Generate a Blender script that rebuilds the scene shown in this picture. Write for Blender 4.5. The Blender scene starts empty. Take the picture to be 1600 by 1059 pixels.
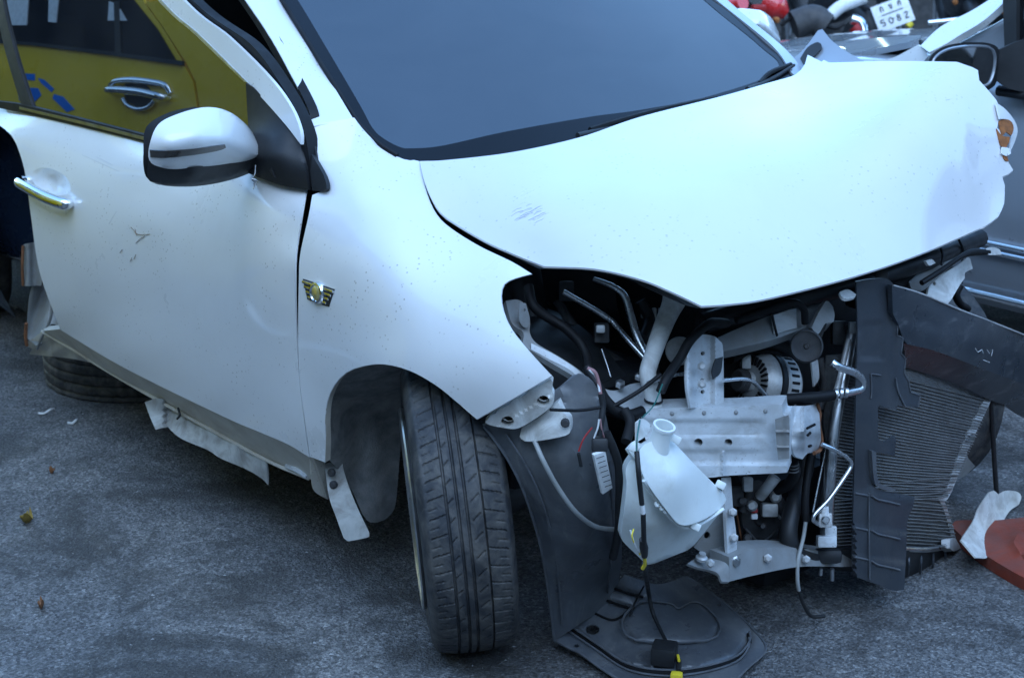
import bpy, bmesh, math, random
import numpy as np
from mathutils import Vector, Matrix, geometry

random.seed(7)
SC = bpy.context.scene
COL = SC.collection

# ------------------------------------------------------------------ camera
# car frame = world: X out of the car's right side, Y to its front, Z up, origin under the front axle
FPX = 2600.0
CAM = Vector((2.75, 2.45, 1.65))
YAW, PITCH = -2.42, 0.30
FW = Vector((math.cos(PITCH) * math.sin(YAW), math.cos(PITCH) * math.cos(YAW), -math.sin(PITCH)))
RT = FW.cross(Vector((0, 0, 1))).normalized()
UP = RT.cross(FW)
cd = bpy.data.cameras.new("camera")
cam = bpy.data.objects.new("camera", cd)
COL.objects.link(cam)
cam.matrix_world = Matrix((
    (RT.x, UP.x, -FW.x, CAM.x), (RT.y, UP.y, -FW.y, CAM.y), (RT.z, UP.z, -FW.z, CAM.z), (0, 0, 0, 1)))
cd.sensor_width = 36.0
cd.lens = FPX / 1600.0 * 36.0
cd.clip_start = 0.05
cd.clip_end = 400
cd.dof.use_dof = True
cd.dof.focus_distance = 3.25
cd.dof.aperture_fstop = 8.0
SC.camera = cam

# ------------------------------------------------------------------ light
SUN_EL, SUN_AZ = math.radians(52), math.radians(42)
w = bpy.data.worlds.new("World")
SC.world = w
w.use_nodes = True
nt = w.node_tree
bg = nt.nodes["Background"]
sky = nt.nodes.new("ShaderNodeTexSky")
sky.sky_type = 'NISHITA'
sky.sun_disc = False
sky.sun_elevation = SUN_EL
sky.sun_rotation = SUN_AZ
sky.air_density = 1.0
sky.dust_density = 0.0
sky.ozone_density = 1.3
nt.links.new(sky.outputs[0], bg.inputs[0])
bg.inputs[1].default_value = 0.15
sl = bpy.data.lights.new("sun", 'SUN')
sl.energy = 0.5
sl.angle = math.radians(75)
sl.color = (1.0, 0.985, 0.965)
sun = bpy.data.objects.new("sun", sl)
COL.objects.link(sun)
# sun direction: azimuth measured from +Y clockwise towards +X
sd = Vector((math.sin(SUN_AZ) * math.cos(SUN_EL), math.cos(SUN_AZ) * math.cos(SUN_EL), math.sin(SUN_EL)))
sun.rotation_euler = sd.to_track_quat('Z', 'Y').to_euler()
sun.location = (0, 0, 6)
SC.view_settings.view_transform = 'Standard'
SC.view_settings.look = 'None'
SC.view_settings.gamma = 1.0
SC.view_settings.use_curve_mapping = False
SC.view_settings.exposure = 2.02
SC.view_settings.use_white_balance = True      # the camera was balanced for warmer light, hence the blue cast
SC.view_settings.white_balance_temperature = 5650
SC.view_settings.white_balance_tint = 0


# ------------------------------------------------------------------ pixel <-> space helpers
def ray(u, v):
    return FW + RT * ((u - 800.0) / FPX) + UP * ((529.5 - v) / FPX)


def tof(u, v, ax, val):
    d = ray(u, v)
    if ax == 't':
        return val
    i = 'xyz'.index(ax)
    return (val - CAM[i]) / d[i]


def at(u, v, ax, val):
    return CAM + ray(u, v) * tof(u, v, ax, val)


class Depth:
    """thin-plate spline of inverse depth through control points (u, v, axis, value)"""
    def __init__(self, ctrl, lam=0.0):
        P = np.array([(c[0], c[1]) for c in ctrl], float) / 400.0
        W = np.array([1.0 / tof(*c) for c in ctrl])
        n = len(P)
        if n <= 3:
            A = np.c_[np.ones(n), P]
            sol = np.linalg.lstsq(A, W, rcond=None)[0]
            self.w = np.zeros(n)
            self.a = sol
        else:
            K = self.k(P, P) + lam * np.eye(n)
            Q = np.c_[np.ones(n), P]
            M = np.block([[K, Q], [Q.T, np.zeros((3, 3))]])
            sol = np.linalg.lstsq(M, np.r_[W, 0, 0, 0], rcond=None)[0]
            self.w = sol[:n]
            self.a = sol[n:]
        self.P = P

    @staticmethod
    def k(A, B):
        r2 = ((A[:, None, :] - B[None, :, :]) ** 2).sum(-1)
        return np.where(r2 > 0, r2 * np.log(np.maximum(r2, 1e-12)), 0)

    def ts(self, uv):
        q = np.asarray(uv, float) / 400.0
        return 1.0 / (self.k(q, self.P) @ self.w + np.c_[np.ones(len(q)), q] @ self.a)

    def __call__(self, u, v):
        return CAM + ray(u, v) * float(self.ts([(u, v)])[0])


def crom(pts, n=6, closed=False):
    pts = [Vector(p) for p in pts]
    m = len(pts)
    if m < 3 and not closed:
        return [pts[0].lerp(pts[-1], i / n) for i in range(n + 1)]
    out = []
    segs = m if closed else m - 1
    for i in range(segs):
        if closed:
            p0, p1, p2, p3 = pts[i - 1], pts[i], pts[(i + 1) % m], pts[(i + 2) % m]
        else:
            p1, p2 = pts[i], pts[i + 1]
            p0 = pts[i - 1] if i else p1 * 2 - p2
            p3 = pts[i + 2] if i + 2 < m else p2 * 2 - p1
        k = n if isinstance(n, int) else max(1, int(round((p2 - p1).length / n[0])))
        for j in range(k):
            t = j / k
            out.append(0.5 * ((2 * p1) + (p2 - p0) * t + (2 * p0 - 5 * p1 + 4 * p2 - p3) * t * t + (3 * p1 - p0 - 3 * p2 + p3) * t ** 3))
    if not closed:
        out.append(pts[-1])
    return out


def loop2d(outline, step):
    """closed outline; entries with a third value are sharp corners"""
    n = len(outline)
    cs = [i for i, p in enumerate(outline) if len(p) > 2]
    if not cs:
        return [(p.x, p.y) for p in crom([(a[0], a[1], 0) for a in outline], (step,), True)]
    res = []
    for a, i in enumerate(cs):
        j = cs[(a + 1) % len(cs)]
        if len(cs) == 1 or j <= i:
            j += n
        ch = [(outline[q % n][0], outline[q % n][1], 0) for q in range(i, j + 1)]
        if len(ch) == 2:
            A, B = Vector(ch[0]), Vector(ch[1])
            k = max(1, int((B - A).length / step))
            res += [tuple(A.lerp(B, s / k))[:2] for s in range(k)]
        else:
            res += [(p.x, p.y) for p in crom(ch, (step,))[:-1]]
    return res


def inside(pts, poly):
    x, y = pts[:, 0], pts[:, 1]
    c = np.zeros(len(pts), bool)
    n = len(poly)
    for i in range(n):
        x1, y1 = poly[i]
        x2, y2 = poly[(i + 1) % n]
        cond = (y1 > y) != (y2 > y)
        with np.errstate(divide='ignore', invalid='ignore'):
            xi = (x2 - x1) * (y - y1) / (y2 - y1 + 1e-12) + x1
        c ^= cond & (x < xi)
    return c


def link(name, me, m=None, parent=None, smooth=True, kind=None):
    o = bpy.data.objects.new(name, me)
    COL.objects.link(o)
    if m is not None:
        me.materials.clear()
        me.materials.append(m)
    if smooth:
        for p in me.polygons:
            p.use_smooth = True
    if parent is not None:
        o.parent = parent
        q = parent
        M = Matrix.Identity(4)
        while q is not None:
            M = q.matrix_basis.copy() if q.parent is None else q.matrix_basis @ M
            q = q.parent
        if parent.type == 'EMPTY':
            o.matrix_parent_inverse = parent.matrix_basis.inverted()
    if kind:
        o["kind"] = kind
    return o


def meshof(verts, faces, name="mesh"):
    me = bpy.data.meshes.new(name)
    me.from_pydata([tuple(v) for v in verts], [], faces)
    me.validate()
    me.update()
    return me


def sharp(me, ang=35):
    try:
        me.set_sharp_from_angle(angle=math.radians(ang))
    except Exception:
        pass


def panel(name, parent, outline, depth, m, step=14, thick=0.002, ext=None, holes=(), disp=None, tri=None):
    if not isinstance(depth, Depth):
        depth = Depth(depth)
    rings = [loop2d(outline, step)] + [loop2d(h, max(2.0, step * .6)) for h in holes]
    pts, edges = [], []
    for rg in rings:
        b = len(pts)
        pts += rg
        edges += [(b + i, b + (i + 1) % len(rg)) for i in range(len(rg))]
    A = np.array(rings[0])
    nb = len(pts)
    u0, v0 = A.min(0)
    u1, v1 = A.max(0)
    g = []
    r = 0
    v = v0 + step * .5
    while v < v1:
        u = u0 + (step * .5 if r % 2 else step * .1)
        while u < u1:
            g.append((u, v))
            u += step
        v += step * .87
        r += 1
    if g:
        g = np.array(g)
        ok = inside(g, rings[0])
        for h in rings[1:]:
            ok &= ~inside(g, h)
        g = g[ok]
        B = np.array(pts)
        if len(g):
            d2 = ((g[:, None, :] - B[None, :, :]) ** 2).sum(-1).min(1)
            g = g[d2 > (step * .45) ** 2]
        pts = pts + [tuple(q) for q in g]
    ov, oe, of, _, _, _ = geometry.delaunay_2d_cdt([Vector(p) for p in pts], edges, [], 0, 1e-5)
    ov = np.array([(p.x, p.y) for p in ov])
    cen = np.array([ov[list(f)].mean(0) for f in of])
    ok = inside(cen, rings[0])
    for h in rings[1:]:
        ok &= ~inside(cen, h)
    faces = [list(f) for f, k in zip(of, ok) if k]
    used = sorted({i for f in faces for i in f})
    remap = {a: b for b, a in enumerate(used)}
    faces = [[remap[i] for i in f] for f in faces]
    ov = ov[used]
    T = depth.ts(ov)
    V = []
    for (u, v), t in zip(ov, T):
        if disp is not None:
            t = t - disp(u, v)
        V.append(CAM + ray(u, v) * float(t))
    ns = Vector((0, 0, 0))
    for f in faces:
        ns += (V[f[1]] - V[f[0]]).cross(V[f[2]] - V[f[0]])
    if ns.dot(CAM - V[0]) < 0:
        faces = [f[::-1] for f in faces]
        ns = -ns
    ns.normalize()
    n = len(V)
    ev = Vector(ext) if ext is not None else -ns * thick
    cnt = {}
    for f in faces:
        for a, b in zip(f, f[1:] + f[:1]):
            cnt[(a, b)] = 1
    bd = [(a, b) for (a, b) in cnt if (b, a) not in cnt]
    F = faces + [[i + n for i in f[::-1]] for f in faces] + [[b, a, a + n, b + n] for a, b in bd]
    me = meshof(V + [p + ev for p in V], F, name)
    sharp(me, 40)
    return link(name, me, m, parent)


def tube(name, parent, pts, rad, m, n=8, seg=6, raw=False, capped=True):
    P = [Vector(p) for p in pts] if raw else crom(pts, seg)
    R = rad if isinstance(rad, (list, tuple)) else None
    V, Fc = [], []
    nrm = None
    L = len(P)
    for i, p in enumerate(P):
        d = (P[min(i + 1, L - 1)] - P[max(i - 1, 0)]).normalized()
        if nrm is None:
            nrm = d.orthogonal().normalized()
        nrm = (nrm - d * nrm.dot(d)).normalized()
        b = d.cross(nrm)
        if R:
            f = i / (L - 1) * (len(R) - 1)
            k = min(int(f), len(R) - 2)
            r = R[k] + (R[k + 1] - R[k]) * (f - k)
        else:
            r = rad
        for j in range(n):
            a = 2 * math.pi * j / n
            V.append(p + (nrm * math.cos(a) + b * math.sin(a)) * r)
    for i in range(L - 1):
        for j in range(n):
            Fc.append([i * n + j, i * n + (j + 1) % n, (i + 1) * n + (j + 1) % n, (i + 1) * n + j])
    if capped:
        Fc.append(list(range(n))[::-1])
        Fc.append([(L - 1) * n + j for j in range(n)])
    me = meshof(V, Fc, name)
    sharp(me, 50)
    return link(name, me, m, parent)


def frame(axis, ref=None):
    a = Vector(axis).normalized()
    r = Vector(ref) if ref is not None else a.orthogonal()
    r = (r - a * r.dot(a)).normalized()
    return r, a.cross(r), a


def lathe(name, parent, org, axis, prof, m, n=32, a0=0, a1=2 * math.pi, ref=None, bumps=None):
    """prof: list of (radius, height along axis)"""
    X, Y, Z = frame(axis, ref)
    o = Vector(org)
    full = abs(a1 - a0 - 2 * math.pi) < 1e-6
    k = n if full else n + 1
    V, Fc = [], []
    L = len(prof)
    for i in range(k):
        a = a0 + (a1 - a0) * i / n
        for j, (r, h) in enumerate(prof):
            if bumps:
                r = r + bumps(a, j)
            V.append(o + (X * math.cos(a) + Y * math.sin(a)) * r + Z * h)
    for i in range(n):
        b = (i + 1) % k
        for j in range(L - 1):
            Fc.append([i * L + j, b * L + j, b * L + j + 1, i * L + j + 1])
    me = meshof(V, Fc, name)
    bm = bmesh.new()
    bm.from_mesh(me)
    bmesh.ops.remove_doubles(bm, verts=bm.verts, dist=1e-6)
    bmesh.ops.recalc_face_normals(bm, faces=bm.faces)
    bm.to_mesh(me)
    bm.free()
    sharp(me, 40)
    return link(name, me, m, parent)


def box(name, parent, org, ax, sz, m, bev=0.004, taper=None):
    """org: centre; ax: 3 axis vectors (or None); sz: full sizes"""
    bm = bmesh.new()
    bmesh.ops.create_cube(bm, size=1)
    for v_ in bm.verts:
        if taper:
            f = 1 + (taper - 1) * (v_.co.z + .5)
            v_.co.x *= f
            v_.co.y *= f
        v_.co = Vector((v_.co.x * sz[0], v_.co.y * sz[1], v_.co.z * sz[2]))
    if bev:
        bmesh.ops.bevel(bm, geom=bm.edges[:], offset=min(bev, min(sz) * .45), segments=2, profile=.6, affect='EDGES')
    if ax is None:
        ax = (Vector((1, 0, 0)), Vector((0, 1, 0)), Vector((0, 0, 1)))
    for v_ in bm.verts:
        c = v_.co
        v_.co = Vector(org) + Vector(ax[0]) * c.x + Vector(ax[1]) * c.y + Vector(ax[2]) * c.z
    me = bpy.data.meshes.new(name)
    bm.to_mesh(me)
    bm.free()
    sharp(me, 40)
    return link(name, me, m, parent)


def grid(name, parent, rows, m, n=5, thick=0.0, ext=None, smooth_rows=True):
    """smooth sheet through rows of 3D control points"""
    R = [crom(r, n) for r in rows]
    cols = [crom([R[i][j] for i in range(len(R))], n) for j in range(len(R[0]))]
    nc, nr = len(cols), len(cols[0])
    V = [cols[j][i] for j in range(nc) for i in range(nr)]
    Fc = [[j * nr + i, (j + 1) * nr + i, (j + 1) * nr + i + 1, j * nr + i + 1] for j in range(nc - 1) for i in range(nr - 1)]
    if ext is not None:
        ev = Vector(ext)
        k = len(V)
        cnt = set()
        for f in Fc:
            for a, b in zip(f, f[1:] + f[:1]):
                cnt.add((a, b))
        bd = [(a, b) for a, b in cnt if (b, a) not in cnt]
        Fc = Fc + [[i + k for i in f[::-1]] for f in Fc] + [[b, a, a + k, b + k] for a, b in bd]
        V = V + [p + ev for p in V]
    me = meshof(V, Fc, name)
    bm = bmesh.new()
    bm.from_mesh(me)
    bmesh.ops.recalc_face_normals(bm, faces=bm.faces)
    bm.to_mesh(me)
    bm.free()
    sharp(me, 45)
    return link(name, me, m, parent)


def thing(name, label, cat, loc=(0, 0, 0), group=None):
    o = bpy.data.objects.new(name, None)
    COL.objects.link(o)
    o.location = loc
    o.empty_display_size = .1
    o["label"] = label
    o["category"] = cat
    if group:
        o["group"] = group
    return o


def tag(o, label, cat, group=None):
    o["label"] = label
    o["category"] = cat
    if group:
        o["group"] = group
    return o


# ------------------------------------------------------------------ materials
def ramp(nt, src, stops):
    r = nt.nodes.new("ShaderNodeValToRGB")
    e = r.color_ramp.elements
    e[0].position, e[0].color = stops[0][0], (*stops[0][1], 1)
    e[1].position, e[1].color = stops[-1][0], (*stops[-1][1], 1)
    for p, c in stops[1:-1]:
        k = e.new(p)
        k.color = (*c, 1)
    nt.links.new(src, r.inputs[0])
    return r.outputs[0]


def noise(nt, scale, detail=4, rough=.55, coord=None, dist=0):
    n = nt.nodes.new("ShaderNodeTexNoise")
    n.inputs["Scale"].default_value = scale
    n.inputs["Detail"].default_value = detail
    n.inputs["Roughness"].default_value = rough
    n.inputs["Distortion"].default_value = dist
    if coord is not None:
        nt.links.new(coord, n.inputs["Vector"])
    return n.outputs["Fac"]


def mixc(nt, fac, a, b, mode='MIX'):
    x = nt.nodes.new("ShaderNodeMix")
    x.data_type = 'RGBA'
    x.blend_type = mode
    for s, val in ((0, fac), (6, a), (7, b)):
        if isinstance(val, (int, float)):
            x.inputs[s].default_value = val
        elif isinstance(val, tuple):
            x.inputs[s].default_value = (*val, 1)
        else:
            nt.links.new(val, x.inputs[s])
    return x.outputs[2]


MATS = {}


def mat(name, col, rough=.5, metal=0.0, var=.12, scale=9, bump=0.0, bscale=90, coat=0.0, spec=.5,
        dust=None, dust_amt=.5, dust_scale=6, specks=None, speck_scale=160, rust=None, ior=None, rvar=.1, streak=None):
    m = bpy.data.materials.new(name)
    m.use_nodes = True
    nt = m.node_tree
    bs = nt.nodes["Principled BSDF"]
    tc = nt.nodes.new("ShaderNodeTexCoord").outputs["Object"]
    n1 = noise(nt, scale, 5, .6, tc)
    c = ramp(nt, n1, [(.3, tuple(max(0, x * (1 - var)) for x in col)), (.7, tuple(min(1, x * (1 + var)) for x in col))])
    rf = rough
    if dust:
        n2 = noise(nt, dust_scale, 8, .68, tc, .6)
        f = ramp(nt, n2, [(.42, (0, 0, 0)), (.72, (dust_amt,) * 3)])
        c = mixc(nt, f, c, dust)
    if streak:
        mp = nt.nodes.new("ShaderNodeMapping")
        mp.inputs["Scale"].default_value = streak[2]
        nt.links.new(tc, mp.inputs[0])
        n4 = noise(nt, streak[1], 6, .7, mp.outputs[0])
        f = ramp(nt, n4, [(.56, (0, 0, 0)), (.68, (streak[3],) * 3)])
        c = mixc(nt, f, c, streak[0])
    if rust:
        n3 = noise(nt, 14, 8, .7, tc)
        f = ramp(nt, n3, [(rust, (0, 0, 0)), (rust + .06, (.85,) * 3)])
        c = mixc(nt, f, c, (.16, .065, .03))
    if specks:
        vr = nt.nodes.new("ShaderNodeTexVoronoi")
        vr.inputs["Scale"].default_value = speck_scale
        nt.links.new(tc, vr.inputs["Vector"])
        f = ramp(nt, vr.outputs["Distance"], [(.0, (.85,) * 3), (.13, (.6,) * 3), (.20, (0, 0, 0))])
        g = ramp(nt, noise(nt, 9, 3, .6, tc), [(.47, (0, 0, 0)), (.62, (1, 1, 1))])
        mm = nt.nodes.new("ShaderNodeMath")
        mm.operation = 'MULTIPLY'
        nt.links.new(f, mm.inputs[0])
        nt.links.new(g, mm.inputs[1])
        c = mixc(nt, mm.outputs[0], c, specks)
    nt.links.new(c, bs.inputs["Base Color"])
    rr = ramp(nt, noise(nt, scale * 2.3, 5, .6, tc), [(.3, (max(.02, rf - rvar),) * 3), (.7, (min(1, rf + rvar),) * 3)])
    nt.links.new(rr, bs.inputs["Roughness"])
    bs.inputs["Metallic"].default_value = metal
    bs.inputs["Specular IOR Level"].default_value = spec
    bs.inputs["Coat Weight"].default_value = coat
    bs.inputs["Coat Roughness"].default_value = .04
    if ior:
        bs.inputs["IOR"].default_value = ior
    if bump:
        b = nt.nodes.new("ShaderNodeBump")
        b.inputs["Strength"].default_value = bump
        b.inputs["Distance"].default_value = .004
        nt.links.new(noise(nt, bscale, 6, .65, tc), b.inputs["Height"])
        nt.links.new(b.outputs[0], bs.inputs["Normal"])
    MATS[name] = m
    return m


PAINT = mat("white_car_paint", (.77, .77, .755), .32, var=.015, scale=3, coat=1.0, specks=(.30, .27, .22), speck_scale=80,
            dust=(.55, .52, .45), dust_amt=.22, dust_scale=2.2, rvar=.06)
PAINT_H = mat("white_hood_paint", (.70, .68, .66), .34, var=.015, scale=3, coat=1.0, specks=(.42, .40, .37), speck_scale=66, dust=(.58, .56, .52), dust_amt=.25, dust_scale=3.0, rvar=.08)
PAINT_DIRTY = mat("dusty_white_paint", (.60, .57, .49), .5, var=.1, scale=5, coat=.2, dust=(.30, .25, .19), dust_amt=.8, dust_scale=5,
                  specks=(.16, .13, .1), speck_scale=120)
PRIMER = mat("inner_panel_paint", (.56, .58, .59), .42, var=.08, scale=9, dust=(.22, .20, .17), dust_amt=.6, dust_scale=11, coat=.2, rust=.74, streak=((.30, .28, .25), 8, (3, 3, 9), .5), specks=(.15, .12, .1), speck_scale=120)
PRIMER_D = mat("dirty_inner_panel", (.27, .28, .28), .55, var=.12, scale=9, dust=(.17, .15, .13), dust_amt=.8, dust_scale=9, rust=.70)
SKIRT = mat("peeling_skirt_plastic", (.46, .46, .43), .7, var=.2, scale=14, dust=(.16, .14, .12), dust_amt=.9, dust_scale=16, bump=.3, bscale=60)
BLACK = mat("black_trim_plastic", (.016, .017, .019), .5, var=.2, dust=(.07, .07, .07), dust_amt=.25, spec=.4)
LINER = mat("dusty_black_plastic", (.078, .084, .094), .34, var=.25, scale=5, dust=(.22, .22, .215), dust_amt=.55, dust_scale=7,
            bump=.12, bscale=40, streak=((.22, .22, .21), 9, (6, 6, .8), .35))
SHROUD = mat("radiator_shroud_plastic", (.042, .047, .056), .36, var=.2, scale=6, dust=(.09, .09, .09), dust_amt=.4, dust_scale=9, bump=.1)
FELT = mat("felt_wheel_liner", (.19, .19, .185), .95, var=.3, scale=30, dust=(.42, .40, .36), dust_amt=.7, dust_scale=11, bump=.5, bscale=260, spec=.1)
RUBBER = mat("tyre_rubber", (.035, .037, .041), .62, var=.25, scale=16, dust=(.20, .185, .16), dust_amt=.55, dust_scale=26, bump=.2, bscale=140, spec=.35)
SEAL = mat("rubber_seal", (.006, .006, .007), .6, var=.1, spec=.3)
DARK = mat("cabin_black", (.012, .012, .013), .8, var=.2, spec=.15)
GRIME = mat("greasy_engine_metal", (.05, .05, .052), .62, var=.4, scale=18, dust=(.10, .09, .08), dust_amt=.5, dust_scale=20, spec=.3)
BAYBLACK = mat("engine_bay_black", (.014, .015, .017), .45, var=.3, scale=12, dust=(.04, .04, .04), dust_amt=.35, dust_scale=10, spec=.35)
CHROME = mat("chrome", (.86, .87, .88), .07, 1.0, var=.02, rvar=.03)
ALU = mat("dull_aluminium", (.60, .61, .62), .36, 1.0, var=.12, scale=20, dust=(.25, .24, .22), dust_amt=.5, dust_scale=18)
CAST = mat("cast_aluminium", (.58, .58, .57), .5, .35, var=.2, scale=24, dust=(.22, .20, .17), dust_amt=.6, dust_scale=20, bump=.2, bscale=120)
PIPE = mat("pipe_aluminium", (.72, .73, .74), .3, 1.0, var=.06, scale=20)
FIN = mat("condenser_fin", (.21, .21, .205), .5, .3, var=.25, scale=20, dust=(.13, .12, .11), dust_amt=.6, dust_scale=12)
FINBACK = mat("condenser_core", (.15, .15, .148), .7, .2, var=.3, scale=60, dust=(.2, .19, .17), dust_amt=.5, dust_scale=14, bump=.8, bscale=400)
BRACKET = mat("white_nylon_bracket", (.68, .68, .65), .5, var=.08, scale=10, dust=(.24, .21, .17), dust_amt=.75, dust_scale=16, specks=(.2, .17, .13), speck_scale=140)
LABEL = mat("white_sticker", (.78, .78, .77), .6, var=.05, dust=(.4, .39, .37), dust_amt=.5, dust_scale=60)
RUST = mat("rusty_edge", (.20, .085, .035), .85, var=.4, scale=40, dust=(.09, .04, .025), dust_amt=.7, dust_scale=30, bump=.3)
PINK = mat("pink_wire", (.36, .20, .20), .5)
FRIT = mat("glass_border_black", (.008, .009, .011), .10, var=.1, rvar=.02, spec=.22)
RED = mat("red_plastic", (.30, .015, .015), .4)
GREEN = mat("green_wire", (.03, .14, .12), .5)
YELLOWW = mat("yellow_connector", (.75, .60, .03), .45)
GREYTUBE = mat("grey_drain_hose", (.36, .37, .36), .45, var=.1, dust=(.2, .19, .17))
BEAM = mat("bumper_beam_black_paint", (.036, .042, .052), .32, var=.15, scale=6, dust=(.10, .10, .10), dust_amt=.35, dust_scale=7, streak=((.3, .3, .3), 14, (1, 1, 3), .25))
SIGNAL = mat("smoked_signal_lens", (.05, .045, .04), .12, var=.2, scale=30, coat=1)
GOLD = mat("badge_yellow_reflection", (.60, .52, .20), .12, .6, var=.1, coat=1)  # the taxi's yellow reflection put into the badge face colour
AMBER = mat("rusty_tear", (.28, .10, .02), .8, var=.4, scale=50, dust=(.12, .045, .015), dust_amt=.6, dust_scale=40)
SILVERP = mat("silver_car_paint", (.33, .35, .38), .34, .35, var=.03, scale=3, coat=1, dust=(.3, .29, .27), dust_amt=.2, dust_scale=3)
BLUEP = mat("dark_blue_paint", (.025, .04, .075), .25, var=.05, coat=1)
YELP = mat("yellow_taxi_paint", (.82, .54, .01), .3, var=.03, scale=3, coat=1)
BLUEG = mat("blue_door_print", (.02, .16, .60), .4)
REDP = mat("red_paint", (.55, .02, .02), .3, coat=1)
ORANGE = mat("orange_rubber", (.22, .04, .018), .6, var=.2, scale=12, dust=(.12, .09, .08), dust_amt=.7, dust_scale=9, bump=.2)
LEAFM = mat("dry_leaf", (.24, .17, .03), .6, var=.3, scale=60)
LEAFB = mat("brown_leaf", (.22, .10, .04), .7, var=.3, scale=60)
STONE = mat("pale_grit", (.30, .30, .30), .8, var=.5, scale=3)


def glass(name, tint, refl_ior, alpha, film=0):
    m = bpy.data.materials.new(name)
    m.use_nodes = True
    nt = m.node_tree
    out = nt.nodes["Material Output"]
    bs = nt.nodes["Principled BSDF"]
    bs.inputs["Base Color"].default_value = (*tint, 1)
    bs.inputs["Roughness"].default_value = .03
    bs.inputs["IOR"].default_value = refl_ior
    tc = nt.nodes.new("ShaderNodeTexCoord").outputs["Object"]
    if film:
        c = ramp(nt, noise(nt, 2.2, 7, .62, tc, 1.2), [(.35, tint), (.7, tuple(x + film for x in tint))])
        nt.links.new(c, bs.inputs["Base Color"])
        nt.links.new(ramp(nt, noise(nt, 3.1, 6, .6, tc, .8), [(.4, (.015,) * 3), (.75, (.05 if film < .018 else .02,) * 3)]), bs.inputs["Roughness"])
    tr = nt.nodes.new("ShaderNodeBsdfTransparent")
    tr.inputs[0].default_value = (.35, .38, .42, 1)
    mx = nt.nodes.new("ShaderNodeMixShader")
    mx.inputs[0].default_value = 1 - alpha
    nt.links.new(tr.outputs[0], mx.inputs[1])
    nt.links.new(bs.outputs[0], mx.inputs[2])
    nt.links.new(mx.outputs[0], out.inputs[0])
    return m


GLASS_W = glass("tinted_windshield", (.012, .016, .022), 2.45, .16, .014)
GLASS_D = glass("mirror_film_window", (.004, .004, .005), 3.3, .05, .02)
GLASS_B = glass("dark_car_window", (.006, .007, .009), 1.6, .15)


def translucent(name, col):
    m = bpy.data.materials.new(name)
    m.use_nodes = True
    nt = m.node_tree
    bs = nt.nodes["Principled BSDF"]
    tc = nt.nodes.new("ShaderNodeTexCoord").outputs["Object"]
    c = ramp(nt, noise(nt, 8, 5, .6, tc), [(.35, tuple(x * .9 for x in col)), (.7, col)])
    f = ramp(nt, noise(nt, 12, 6, .7, tc), [(.5, (0, 0, 0)), (.75, (.45,) * 3)])
    c = mixc(nt, f, c, (.45, .43, .34))
    nt.links.new(c, bs.inputs["Base Color"])
    bs.inputs["Roughness"].default_value = .38
    bs.inputs["Subsurface Weight"].default_value = .35
    bs.inputs["Subsurface Radius"].default_value = (.02, .02, .02)
    bs.inputs["Subsurface Scale"].default_value = .5
    return m


TANK = translucent("milky_tank_plastic", (.80, .83, .80))


# ------------------------------------------------------------------ ground
def asphalt():
    m = bpy.data.materials.new("worn_asphalt")
    m.use_nodes = True
    nt = m.node_tree
    bs = nt.nodes["Principled BSDF"]
    tc = nt.nodes.new("ShaderNodeTexCoord").outputs["Object"]
    fine = noise(nt, 150, 4, .75, tc)
    c = ramp(nt, fine, [(.28, (.022, .023, .025)), (.46, (.13, .131, .133)), (.60, (.21, .21, .21)), (.76, (.36, .36, .36))])
    big = noise(nt, 1.5, 8, .72, tc, .6)
    c = mixc(nt, .75, c, ramp(nt, big, [(.34, (.40, .40, .41)), (.50, (.90, .90, .90)), (.64, (1.45, 1.42, 1.36))]), 'MULTIPLY')
    vs = nt.nodes.new("ShaderNodeTexVoronoi")
    vs.inputs["Scale"].default_value = 135
    nt.links.new(tc, vs.inputs["Vector"])
    bw_ = nt.nodes.new("ShaderNodeRGBToBW")
    nt.links.new(vs.outputs["Color"], bw_.inputs[0])
    c = mixc(nt, .85, c, ramp(nt, bw_.outputs[0], [(.15, (.45, .45, .46)), (.5, (.95, .95, .95)), (.75, (1.3, 1.3, 1.3)), (.93, (1.9, 1.9, 1.86))]), 'MULTIPLY')
    st = noise(nt, 2.3, 8, .72, tc, .8)
    c = mixc(nt, ramp(nt, st, [(.50, (0, 0, 0)), (.60, (.72,) * 3)]), c, (.036, .034, .032))
    dst = noise(nt, 5.3, 8, .75, tc)
    c = mixc(nt, ramp(nt, dst, [(.56, (0, 0, 0)), (.8, (.55,) * 3)]), c, (.16, .15, .135))
    vr = nt.nodes.new("ShaderNodeTexVoronoi")
    vr.inputs["Scale"].default_value = 105
    nt.links.new(tc, vr.inputs["Vector"])
    sp = ramp(nt, vr.outputs["Distance"], [(.0, (1, 1, 1)), (.10, (.8,) * 3), (.16, (0, 0, 0))])
    g = ramp(nt, noise(nt, 40, 2, .5, tc), [(.56, (0, 0, 0)), (.62, (.6,) * 3)])
    mm = nt.nodes.new("ShaderNodeMath")
    mm.operation = 'MULTIPLY'
    nt.links.new(sp, mm.inputs[0])
    nt.links.new(g, mm.inputs[1])
    c = mixc(nt, mm.outputs[0], c, (.42, .42, .41))
    nt.links.new(c, bs.inputs["Base Color"])
    nt.links.new(ramp(nt, st, [(.4, (.85,) * 3), (.7, (.55,) * 3)]), bs.inputs["Roughness"])
    b = nt.nodes.new("ShaderNodeBump")
    b.inputs["Strength"].default_value = .8
    b.inputs["Distance"].default_value = .006
    vb = nt.nodes.new("ShaderNodeTexVoronoi")
    vb.inputs["Scale"].default_value = 170
    nt.links.new(tc, vb.inputs["Vector"])
    ad = nt.nodes.new("ShaderNodeMath")
    nt.links.new(vb.outputs["Distance"], ad.inputs[0])
    nt.links.new(fine, ad.inputs[1])
    nt.links.new(ad.outputs[0], b.inputs["Height"])
    nt.links.new(b.outputs[0], bs.inputs["Normal"])
    return m


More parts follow.
